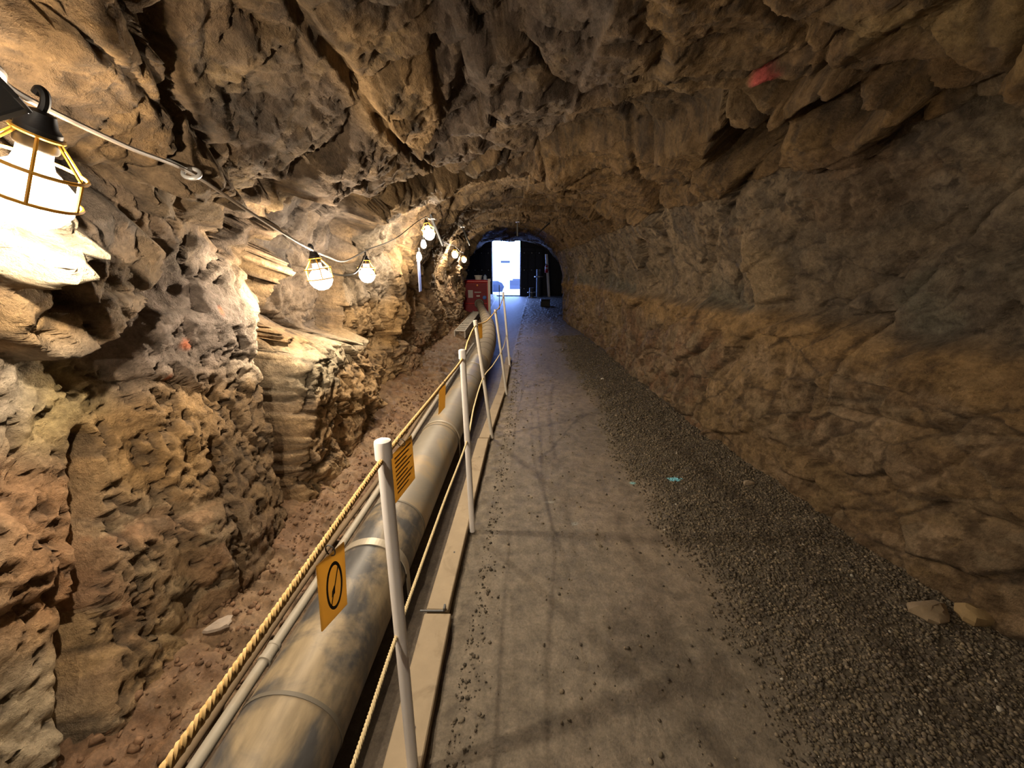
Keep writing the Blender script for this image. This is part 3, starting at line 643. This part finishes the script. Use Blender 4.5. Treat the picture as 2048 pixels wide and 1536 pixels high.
# conduit with couplings, and a muddy hose beside it
cx = lambda y: -.932 + .025 * y
t = thing('grey_conduit', 'thin grey plastic conduit with couplings left of the drain pipe', 'pipe', (cx(0), 0, .12))
pts = [(cx(y), y, .125 + .006 * math.sin(y * 2.1)) for y in np.arange(-1.2, 7.6, .2)]
g = G(); g.tube(pts, .0195, 14); mk('tube', g, M['conduit'], t, t.location)
for yy in (1.09, 2.30, 4.1, 5.9):
    g = G(); z_ = .125 + .006 * math.sin(yy * 2.1)
    g.tube([(cx(yy + d), yy + d, z_) for d in (-.035, -.034, -.022, -.02, .02, .022, .034, .035)], [.020, .0255, .0255, .0235, .0235, .0255, .0255, .020], 16); mk('coupling', g, M['conduit'], t, t.location)
g = G(); pts = [(cx(y) - .058 + .008 * math.sin(3 * y), y, .118 + .01 * math.sin(1.7 * y)) for y in np.arange(-1.2, 6.2, .15)]
g.tube(pts, .0165, 10); tag(mk('muddy_hose', g, M['hose_brown'], None, (cx(0), 0, .118)), 'brown muddy hose lying along the wall side of the grey conduit', 'hose')

# perforated tray beside the hose
t = thing('cable_tray', 'pale perforated cable tray left of the ringed hose', 'tray', (-1.12, 8.2, .1))
for dx in (-.11, .11):
    g = G(); g.box(dx - .012, dx + .012, 0, 4.2, 0, .16, .003); mk('side_rail', g, M['pvc_dirty'], t, smooth=False)
for k in range(14):
    g = G(); g.box(-.11, .11, .1 + k * .3, .22 + k * .3, .13, .15, .002); mk('cross_slat', g, M['pvc_dirty'], t, smooth=False)

# ------------------------------------------------------------------ guard posts
def guard_post(base, top, r, cap, label, m='pvc'):
    b, tp = Vector(base), Vector(top); d = tp - b; Ln = d.length
    t = thing('guard_post', label, 'post', base, d.to_track_quat('Z', 'Y').to_euler(), 'white posts of the rope barrier')
    g = G(); g.lathe([(r, 0), (r, Ln - .01)], 20); mk('pole', g, M[m], t)
    if cap:
        g = G(); c = r * 1.24; g.lathe([(r * .98, Ln - .048), (c, Ln - .047), (c, Ln - .008), (c * .93, Ln - .002), (c * .6, Ln + .001), (.0005, Ln + .002)], 24); mk('cap', g, M[m], t)
    return t
guard_post((-.36, -.42, .0), (-.35, -.40, 1.11), .0165, True, 'white plastic post behind the viewer holding the barrier ropes')
guard_post((-.305, .80, .042), (-.305, .83, 1.117), .0165, True, 'nearest white plastic post with a rounded cap')
guard_post((-.237, 1.96, 0), (-.258, 1.96, 1.105), .0165, True, 'second white plastic post, standing at the start of a long shadow')
guard_post((-.186, 3.292, 0), (-.315, 3.30, 1.09), .016, True, 'third post, dull white and leaning left over the pipe', 'pvc_dirty')
guard_post((-.068, 4.60, 0), (-.200, 4.6, 1.065), .015, False, 'fourth post, beige and leaning, with an open top', 'pvc_dirty')
guard_post((-.035, 6.0, 0), (-.137, 6.0, 1.19), .0165, False, 'fifth post, white and slender, nearest the path', 'pvc')
t = thing('end_post', 'thick square white post beside the red machine', 'post', (-.71, 12.35, 0)); g = G(); g.box(-.038, .038, -.038, .038, 0, 1.22, .006); mk('pole', g, M['pvc_dirty'], t, smooth=False)
g = G(); g.box(-.045, .045, -.045, .045, 1.22, 1.24, .004); mk('cap', g, M['pvc_dirty'], t, smooth=False)
t = thing('thin_rod', 'thin pale rod standing behind the fifth post in front of the gateway', 'rod', (-.50, 15.5, 0)); g = G(); g.tube([(0, 0, 0), (0, 0, .95)], .016, 8); mk('shaft', g, M['paleblue'], t)

# ------------------------------------------------------------------ ropes
def rope(name, pts, Rr, m, label, turns=.024):
    c = spline(pts, 60); c2 = []; acc = 0; S = [0]
    for i in range(1, len(c)): S.append(S[-1] + (c[i] - c[i - 1]).length)
    n = int(S[-1] / (turns / 7)); S = np.array(S); A = np.array([tuple(p) for p in c]); u = np.linspace(0, S[-1], n)
    X = np.stack([np.interp(u, S, A[:, k]) for k in range(3)], 1)
    T = np.gradient(X, axis=0); T /= np.linalg.norm(T, axis=1)[:, None]
    up = np.array([0, 0, 1.0]); a = np.cross(T, up); a /= np.linalg.norm(a, axis=1)[:, None]; b = np.cross(a, T)
    g = G()
    for k in range(3):
        an = 2 * math.pi * (u / turns + k / 3); off = a * np.cos(an)[:, None] + b * np.sin(an)[:, None]
        g.tube(X + off * Rr * .5, Rr * .56, 6)
    return tag(mk(name, g, m, None, tuple(pts[0])), label, 'rope')
rope('barrier_rope', [(-.35, -.40, 1.04), (-.330, .256, 1.045), (-.305, .83, 1.072), (-.29, 1.4, 1.052), (-.258, 1.96, 1.058), (-.30, 2.6, 1.035), (-.309, 3.29, 1.045), (-.26, 3.95, 1.00), (-.198, 4.6, 1.03), (-.17, 5.3, 1.02), (-.132, 6.0, 1.11)], .0062, M['rope_gold'], 'golden twisted upper rope of the post barrier')
rope('barrier_rope', [(-.36, -.41, .56), (-.322, .4, .55), (-.312, .81, .553), (-.29, 1.4, .555), (-.250, 1.96, .592), (-.27, 2.6, .57), (-.255, 3.3, .583), (-.2, 3.95, .54), (-.135, 4.6, .54), (-.11, 5.3, .50), (-.09, 6.0, .52)], .0055, M['rope_pale'], 'pale lower rope of the post barrier')

# ------------------------------------------------------------------ yellow tags on the upper rope
def rope_tag(y0, y1, x0, x1, zt, hgt, label, style, tilt=0.0):
    yaw = math.atan2(y1 - y0, x1 - x0); Ln = math.hypot(y1 - y0, x1 - x0)
    t = thing('warning_tag', label, 'sign', (x0, y0, zt), (tilt, 0, yaw), 'yellow tags hung on the upper rope')
    g = G(); g.box(0, Ln, -.0015, .0015, -hgt, 0, .0008); mk('plate', g, M['yellow'], t, smooth=False)
    for sgn in (-1,):
        yy = sgn * .0021
        if style == 'circle':
            g = G(); V = []; nn = 40; cx_, cz_, rx, rz = Ln * .54, -hgt * .5, Ln * .30, hgt * .36
            for i in range(nn):
                a = 2 * math.pi * i / nn; w_ = .80
                for (k, dy) in ((1, 0), (1, .0006), (w_, .0006), (w_, 0)): V.append((cx_ + rx * k * math.cos(a), yy + dy, cz_ + rz * (k if k == 1 else .86) * math.sin(a)))
            g.add(V, [(i * 4 + k, i * 4 + (k + 1) % 4, ((i + 1) % nn) * 4 + (k + 1) % 4, ((i + 1) % nn) * 4 + k) for i in range(nn) for k in range(4)])
            mk('printed_ring', g, M['print'], t, smooth=False)
            g = G(); g.add([(cx_ - rx * .62, yy, cz_ - rz * .74), (cx_ - rx * .5, yy, cz_ - rz * .78), (cx_ + rx * .62, yy, cz_ + rz * .70), (cx_ + rx * .5, yy, cz_ + rz * .76)], [(0, 1, 2, 3)])
            mk('printed_slash', g, M['print'], t, smooth=False)
            g = G(); g.add([(cx_ - rx * .45, yy - .0001, cz_ - rz * .38), (cx_ - rx * .02, yy - .0001, cz_ - rz * .30), (cx_ + rx * .06, yy - .0001, cz_ - rz * .02), (cx_ - rx * .10, yy - .0001, cz_ + rz * .04), (cx_ - rx * .36, yy - .0001, cz_ - rz * .12)], [(0, 1, 2, 3, 4)])
            mk('printed_figure', g, M['print'], t, smooth=False)
        elif style == 'text':
            for k in range(9):
                g = G(); zz = -hgt * (.12 + .09 * k); g.box(Ln * .12, Ln * (.9 - .12 * (k % 3)), yy, yy + .0005, zz - hgt * .022, zz + hgt * .012); mk('printed_line', g, M['print_faint'], t, smooth=False)
    g = G(); g.ring((Ln * .5, 0, .006), .010, .0012, 'x', 14, 5); mk('tie', g, M['wire'], t)
rope_tag(.508, .566, -.314, -.294, 1.045, .142, 'nearest yellow tag on the rope, with a black circle and slash', 'circle', .10)
rope_tag(.86, .985, -.300, -.280, 1.060, .135, 'yellow tag half hidden behind the nearest post, with faint brown lines', 'text')
rope_tag(1.46, 1.545, -.289, -.278, 1.052, .115, 'yellow tag hanging midway between the first and second posts', 'plain', .08)
rope_tag(3.42, 3.50, -.300, -.272, 1.035, .13, 'small ochre tag hanging just beyond the third post', 'plain')

# ------------------------------------------------------------------ cage lamps
def make_lamp(label):
    t = thing('cage_lamp', label, 'lamp', group='cage lamps strung along the left wall')
    g = G(); g.lathe([(.004, -.060), (.024, -.056), (.042, -.042), (.054, -.020), (.057, 0), (.051, .018), (.036, .034), (.025, .044), (.021, .058), (.020, .076)], 20); mk('bulb', g, M['bulb'], t); filament(t, LAMP)
    g = G(); g.lathe([(.024, .072), (.026, .076), (.026, .105), (.020, .112), (.016, .128), (.004, .132)], 16); s_ = mk('socket', g, M['black'], t)
    g = G(); g.tube(spline([(0, 0, .128), (.003, 0, .142), (.0, 0, .156), (-.008, 0, .159), (-.012, 0, .150)], 6), .006, 8); mk('hook', g, M['black'], t)
    n = 6; Rg = .062
    g = G()
    for k in range(n):
        a = 2 * math.pi * k / n + .3; c_, s_ = math.cos(a), math.sin(a)
        g.tube([(.024 * c_, .024 * s_, .094), (Rg * c_, Rg * s_, .046), (Rg * c_, Rg * s_, -.006)], .0026, 6)
    mk('cage_bars', g, M['cage'], t)
    for (rr, zz) in ((.028, .095), (Rg, .046), (Rg, -.004)):
        g = G(); g.ring((0, 0, zz), rr, .003, 'z', 24, 6); mk('cage_hoop', g, M['cage'], t)
    return t
lamps = [((-.80, .70, 1.625), .5, 'nearest cage lamp, glaring at the left edge under a black hook'),
         ((-.965, 2.01, 1.462), -.15, 'cage lamp glowing above the flat-topped block of rock'),
         ((-1.052, 2.90, 1.470), .05, 'cage lamp beside the drooping loop of dark cable'),
         ((-.812, 4.02, 1.841), .3, 'cage lamp hanging high above the thin white sheet'),
         ((-1.073, 7.626, 1.773), 0, 'left lamp of the far pair before the red machine'),
         ((-1.135, 9.55, 1.729), 0, 'far lamp just above and left of the red machine')]
lamps += [((-.62, -1.55, 1.80), 0, 'cage lamp of the same string, just behind the viewer')]
proto = make_lamp(lamps[0][2])
for k, (loc, ry, lab) in enumerate(lamps):
    o = proto if k == 0 else copy_tree(proto)
    o.location = loc; o.rotation_euler = (0, ry, k * .8); o['label'] = lab
# two bare bulbs further on
def bare_bulb(loc, label):
    t = thing('bare_bulb', label, 'bulb', loc, group='bare bulbs on the far wall')
    g = G(); g.lathe([(.004, -.05), (.022, -.042), (.032, -.02), (.030, .005), (.020, .03), (.014, .045)], 14); mk('bulb', g, M['bulb'], t); filament(t, LAMP * .25)
    g = G(); g.lathe([(.016, .042), (.017, .085), (.004, .09)], 12); mk('socket', g, M['black'], t)
bare_bulb((-.966, 4.46, 1.775), 'bare bulb just below the high cage lamp')
bare_bulb((-1.037, 4.515, 1.650), 'bare bulb at the head of the thin white sheet')

# strung cable, messenger wires, eyebolt, steel bar
g = G(); cpts = spline([(-.66, .50, 1.78), (-.70, .62, 1.765), (-.765, .70, 1.762), (-.86, .97, 1.765), (-.958, 1.275, 1.778), (-.955, 1.53, 1.70), (-.945, 1.82, 1.615), (-.99, 2.15, 1.572), (-1.04, 2.5, 1.553), (-1.045, 2.89, 1.630)], 10)
g.tube(cpts, .0055, 8); tag(mk('lamp_cable', g, M['cable'], None, tuple(cpts[0])), 'brown cable sagging from lamp to lamp along the left wall', 'cable')
g = G(); p2 = spline([(-1.045, 2.90, 1.635), (-.97, 3.4, 1.75), (-.815, 4.02, 1.99), (-.95, 5.2, 1.90), (-1.02, 6.4, 1.90), (-1.073, 7.626, 1.93), (-1.10, 8.6, 1.88), (-1.135, 9.55, 1.89)], 8)
g.tube(p2, .004, 6); tag(mk('thin_wire', g, M['wire'], None, tuple(p2[0])), 'thin dark wire linking the farther lamps', 'wire')
g = G(); p3 = spline([(-1.12, 2.42, 1.49), (-1.07, 2.52, 1.468), (-1.05, 2.70, 1.49), (-1.045, 2.88, 1.60)], 8)
g.tube(p3, .006, 8); tag(mk('drop_cable', g, M['wire'], None, tuple(p3[0])), 'dark loop of cable hanging down beside the third lamp', 'cable')
t = thing('eyebolt', 'grey steel eyebolt in the rock where the lamp cable turns', 'bolt', (-.956, 1.278, 1.776))
g = G(); g.ring((0, 0, 0), .021, .006, 'y', 24, 8, mtx=Matrix.Rotation(.35, 4, 'Z') @ Matrix.Rotation(-.75, 4, 'X')); mk('eye', g, M['galv'], t)
g = G(); g.tube([(-.015, 0, .01), (-.12, .03, .06)], .007, 8); mk('shank', g, M['galv'], t)
A_, B_ = Vector((-.800, .60, 1.851)), Vector((-.683, .60, 1.698)); d_ = (B_ - A_).normalized(); wv = Vector((.75, .65, .55)); wv = (wv - d_ * wv.dot(d_)).normalized(); nv = d_.cross(wv)
mx_ = Matrix(((d_.x, wv.x, nv.x, 0), (d_.y, wv.y, nv.y, 0), (d_.z, wv.z, nv.z, 0), (0, 0, 0, 1)))
t = thing('steel_channel', 'dark grey steel channel jutting in at the left edge above the nearest lamp', 'bar', B_)
g = G(); g.box(-.42, .0, -.029, .029, -.006, .006, .002, mtx=mx_); mk('web', g, M['steel'], t, smooth=False)
for dy in (-.026, .026):
    g = G(); g.box(-.42, .0, dy - .003, dy + .003, -.006, .024, .001, mtx=mx_); mk('flange', g, M['steel'], t, smooth=False)

# roof bolts
def roof_bolt(loc, ln, ax, label, m='steel', plate=True):
    t = thing('roof_bolt', label, 'bolt', loc, group='bolts hanging from the roof')
    g = G(); d = Vector(ax).normalized(); g.tube([d * -.15, d * ln], .014, 8); mk('rod', g, M[m], t)
    if plate:
        g = G(); g.box(-.04, .04, -.04, .04, -.006, .006, .002); mk('plate', g, M['galv'], t, smooth=False)
roof_bolt((-.90, 4.68, 2.05), .30, (.35, .2, -1), 'dark rod slanting from the roof above the high lamp')
roof_bolt((-.852, 7.1, 2.21), .32, (.4, .2, -1), 'dark rod slanting from the roof, second along the left shoulder')
roof_bolt((.116, 8.72, 2.47), .28, (0, 0, -1), 'short dark rod hanging from the middle of the roof')
roof_bolt((.687, 8.6, 2.36), .28, (-.7, 0, -.6), 'black slanting rod on the right shoulder of the roof', 'black', False)

# pale sheet on the left wall
t = thing('hanging_sheet', 'narrow white sheet coloured with blue daylight, hanging on the left wall under a bare bulb', 'sheet', (-1.055, 4.50, 1.60), (0, 0, math.radians(8)))
g = G(); g.box(-.006, .006, 0, .26, -.34, 0, .002); mk('panel', g, M['sheet'], t, smooth=False)
g = G(); g.box(-.010, .010, -.006, .266, -.008, .01, .002); mk('top_rail', g, M['galv'], t, smooth=False)

# ------------------------------------------------------------------ red machine
bx0, bx1, by0, by1, bz1 = -1.62, -.76, 13.0, 13.9, 1.19
t = thing('red_machine', 'red steel machine cabinet standing where the duct hose ends', 'machine', (-1.19, 13.45, 0)); O = t.location
g = G(); g.box(bx0, bx1, by0 + .05, by1, .04, bz1 - .05, .01); mk('body', g, M['red_dark'], t, O, smooth=False)
for (a, b, c, d) in ((bx0, bx0 + .075, .0, bz1 - .06), (bx1 - .065, bx1, .0, bz1 - .06)):
    g = G(); g.box(a, b, by0, by0 + .09, c, d, .008); mk('corner_post', g, M['red'], t, O, smooth=False)
g = G(); g.box(bx0 - .02, bx1 + .02, by0 - .02, by1 + .02, bz1 - .09, bz1, .03); mk('top_cover', g, M['red'], t, O, smooth=False)
g = G(); g.box(bx0 + .07, bx1 - .06, by0 + .01, by0 + .06, .42, .45, .004); mk('rail', g, M['red'], t, O, smooth=False)
g = G(); g.box(bx0 + .07, bx1 - .06, by0 + .01, by0 + .06, .03, .09, .004); mk('rail', g, M['red'], t, O, smooth=False)
for k in range(18):
    g = G(); zz = .48 + k * .033; g.box(bx0 + .085, bx1 - .075, by0 + .035, by0 + .05, zz, zz + .014, .002); mk('grille_slat', g, M['red_dark'], t, O, smooth=False)
g = G(); g.box(-1.45, -1.29, by0 + .015, by0 + .03, .62, .87, .004); mk('label_plate', g, M['greyplate'], t, O, smooth=False)
g = G(); g.lathe([(.038, 0), (.03, .03), (.001, .035)], 14, mtx=Matrix.Translation((-1.14, by0 + .03, 1.02)) @ Matrix.Rotation(math.pi / 2, 4, 'X')); mk('orange_lamp', g, M['orange'], t, O)
g = G(); g.box(-1.18, -1.06, by0 + .015, by0 + .03, .66, .70, .004); mk('white_label', g, M['white'], t, O, smooth=False)
g = G(); g.box(-1.24, -1.02, by0 + .015, by0 + .03, .78, .815, .004); mk('name_strip', g, M['greyplate'], t, O, smooth=False)
g = G(); g.lathe([(.062, 0), (.062, .03), (.04, .045), (.001, .05)], 18, mtx=Matrix.Translation((-.91, by0 + .03, .63)) @ Matrix.Rotation(math.pi / 2, 4, 'X')); mk('blue_dial', g, M['blue'], t, O)
g = G(); g.lathe([(.15, 0), (.16, .05), (.15, .12)], 24, mtx=Matrix.Translation((-1.085, by0 + .05, .44)) @ Matrix.Rotation(math.pi / 2, 4, 'X')); mk('hose_collar', g, M['joint'], t, O)
t = thing('white_tub', 'white plastic tub on top of the red machine', 'tub', (-1.13, 13.4, bz1))
g = G(); g.lathe([(.10, 0), (.125, .11), (.135, .115), (.14, .125), (.135, .13)], 20); mk('tub_body', g, M['white'], t)
g = G(); g.lathe([(.138, .13), (.138, .145), (.02, .15)], 20); mk('lid', g, M['white'], t)
t = thing('blue_jug', 'pale blue jug next to the white tub on the red machine', 'jug', (-.90, 13.35, bz1))
g = G(); g.lathe([(.055, 0), (.06, .02), (.06, .11), (.035, .14), (.022, .15)], 16); mk('jug_body', g, M['paleblue'], t)
g = G(); g.lathe([(.024, .15), (.024, .165), (.01, .168)], 12); mk('stopper', g, M['blue'], t)
t = thing('dark_valve', 'small dark valve wheel showing above the white tub', 'valve', (-1.15, 13.75, bz1))
g = G(); g.tube([(0, 0, 0), (0, 0, .24)], .015, 8); mk('stem', g, M['black'], t)
g = G(); g.ring((0, 0, .25), .045, .010, 'z', 20, 6); mk('wheel', g, M['black'], t)

# ------------------------------------------------------------------ portal end
YG = 23.55
g = G(); g.box(-3.9, -1.16, 23.75, 24.05, -.3, 4.2); g.box(.47, 3.9, 23.75, 24.05, -.3, 4.2); g.box(-1.16, .47, 23.75, 24.05, 3.14, 4.2)
o = mk('wall_portal', g, M['gate'], None, smooth=False); tag(o, 'dark bulkhead around the gateway', None, kind='structure')
def gate(x0, x1, label):
    t = thing('gate_leaf', label, 'gate', ((x0 + x1) / 2, YG, .03)); O = t.location; n = max(3, int(round((x1 - x0) / .42)))
    for k in range(n):
        a = x0 + (x1 - x0) * k / n; g = G(); g.box(a + .006, a + (x1 - x0) / n - .006, YG, YG + .05, .03, 2.75, .006); mk('upright_plank', g, M['gate'], t, O, smooth=False)
    for zz in (.45, 1.5, 2.45):
        g = G(); g.box(x0 + .02, x1 - .02, YG - .03, YG, zz - .06, zz + .06, .005); r_ = mk('cross_rail', g, M['gate'], t, O, smooth=False)
        for k in range(n):
            xx = x0 + (x1 - x0) * (k + .5) / n; g = G(); g.lathe([(.03, 0), (.025, .012), (.001, .016)], 8, mtx=Matrix.Translation((xx, YG - .03, zz)) @ Matrix.Rotation(math.pi / 2, 4, 'X')); mk('bolt', g, M['galv'], r_, O)
    return t
gate(-2.75, -1.18, 'dark bolted gate leaf to the left of the bright gateway')
gate(.50, 1.80, 'dark gate leaf to the right of the bright gateway')
g = G(); g.box(-1.18, .5, 23.6, 23.75, 0, .06, .01); tag(mk('threshold', g, M['steel'], None, smooth=False, loc=(-.34, 23.67, 0)), 'dark steel threshold bar across the foot of the gateway', 'threshold')
t = thing('white_upright', 'tall white upright pipe at the right end of the gate', 'pipe', (2.10, 22.3, 0), (0, math.radians(-5), 0)); g = G(); g.tube([(0, 0, 0), (0, 0, 2.35)], .075, 14); mk('pipe', g, M['pvc'], t); g = G(); g.lathe([(.11, 0), (.11, .03)], 14); mk('foot_flange', g, M['pvc_dirty'], t)
t = thing('fire_extinguisher', 'red fire extinguisher with a white top hung on the white upright', 'extinguisher', (1.90, 22.1, 1.36))
g = G(); g.lathe([(.07, 0), (.085, .02), (.085, .32), (.06, .38), (.03, .40)], 16); mk('cylinder', g, M['red'], t)
g = G(); g.lathe([(.087, .20), (.087, .30)], 16); mk('label_band', g, M['white'], t)
g = G(); g.box(-.06, .02, -.02, .02, .41, .46, .005); g.tube([(0, 0, .39), (0, 0, .43)], .02, 8); mk('valve_head', g, M['black'], t, smooth=False)
g = G(); g.tube(spline([(.03, -.02, .42), (.1, -.05, .36), (.11, -.05, .2), (.10, -.03, .1)], 6), .010, 6); mk('nozzle_hose', g, M['black'], t)
t = thing('flanged_column', 'tall grey flanged pipe standing against the right gate leaf', 'pipe', (1.52, 22.6, 0))
g = G(); g.lathe([(.14, 0), (.14, 1.55)], 18); mk('stem', g, M['steel'], t)
for zz in (0, 1.12): g = G(); g.lathe([(.14, zz), (.26, zz + .002), (.26, zz + .05), (.14, zz + .052)], 20); mk('flange', g, M['galv'] if zz else M['steel'], t)
t = thing('flanged_stub', 'short flanged pipe stub left of the tall flanged pipe', 'pipe', (1.10, 22.2, 0))
g = G(); g.lathe([(.13, 0), (.13, .55)], 18); mk('stem', g, M['steel'], t)
for zz in (.02, .28): g = G(); g.lathe([(.13, zz), (.24, zz + .002), (.24, zz + .04), (.13, zz + .042)], 20); mk('flange', g, M['galv'], t)
t = thing('black_case', 'black box on the floor in front of the flanged pipes', 'box', (1.42, 16.8, floor_z(1.42, 16.8)))
g = G(); g.box(-.2, .2, -.16, .16, 0, .24, .015); mk('case_body', g, M['black'], t, smooth=False); g = G(); g.box(-.205, .205, -.165, .165, .24, .30, .015); mk('lid', g, M['black'], t, smooth=False)
g = G(); g.tube(spline([(-.08, -.17, .2), (-.08, -.2, .2), (.08, -.2, .2), (.08, -.17, .2)], 4), .01, 6); mk('handle', g, M['steel'], t)

# ------------------------------------------------------------------ outside
g = G(); nn = 24
V = [(-60 + 120 * i / nn, 23.95 + 120 * j / nn, -.02) for j in range(nn + 1) for i in range(nn + 1)]
g.add(V, [(j * (nn + 1) + i, j * (nn + 1) + i + 1, (j + 1) * (nn + 1) + i + 1, (j + 1) * (nn + 1) + i) for j in range(nn) for i in range(nn)])
tag(mk('ground', g, M['snow'], None), 'bright pale ground outside the gateway', None, kind='structure')
t = thing('site_shed', 'pale shed with a dark window strip seen through the gateway', 'shed', (-2.0, 50, 0))
g = G(); g.box(-8, 8, 0, 5, 0, 3.4); mk('wall', g, M['shed'], t, smooth=False)
g = G(); g.box(-8.3, 8.3, -.3, 5.3, 3.4, 3.6, .03); mk('roof', g, M['shed'], t, smooth=False)
g = G(); g.box(.6, 1.75, -.05, .02, 2.35, 2.62); mk('window', g, M['shed_dark'], t, smooth=False)
for k, (xx, yy, ln) in enumerate(((0.05, 38, 1.6), (-.2, 33, .9))):
    t = thing('concrete_barrier', ('low concrete barrier beyond the gateway, the farther one', 'low concrete barrier beyond the gateway, the nearer one')[k], 'barrier', (xx, yy, 0), group='barriers outside')
    g = G(); g.add([(-.3, -.0, 0), (.3, 0, 0), (.12, 0, .35), (.1, 0, .75), (-.1, 0, .75), (-.12, 0, .35)] + [(ln, 0, 0)] * 0, [])
    pr = [(-.3, 0), (.3, 0), (.12, .3), (.09, .7), (-.09, .7), (-.12, .3)]; V = [(xq, a, b) for xq in (0, ln) for a, b in pr]
    g = G(); g.add(V, [tuple(range(5, -1, -1)), tuple(range(6, 12))] + [(i, (i + 1) % 6, 6 + (i + 1) % 6, 6 + i) for i in range(6)]); mk('segment', g, M['concrete'], t, smooth=False)
o = stone('spoil_mound', (-1.55, 29), (.9, .7, .55), 'blue-grey spoil mound at the left side of the gateway outside', (.02, .022, .03), .2, seed=9); o['category'] = 'mound'; o.location.z = .2
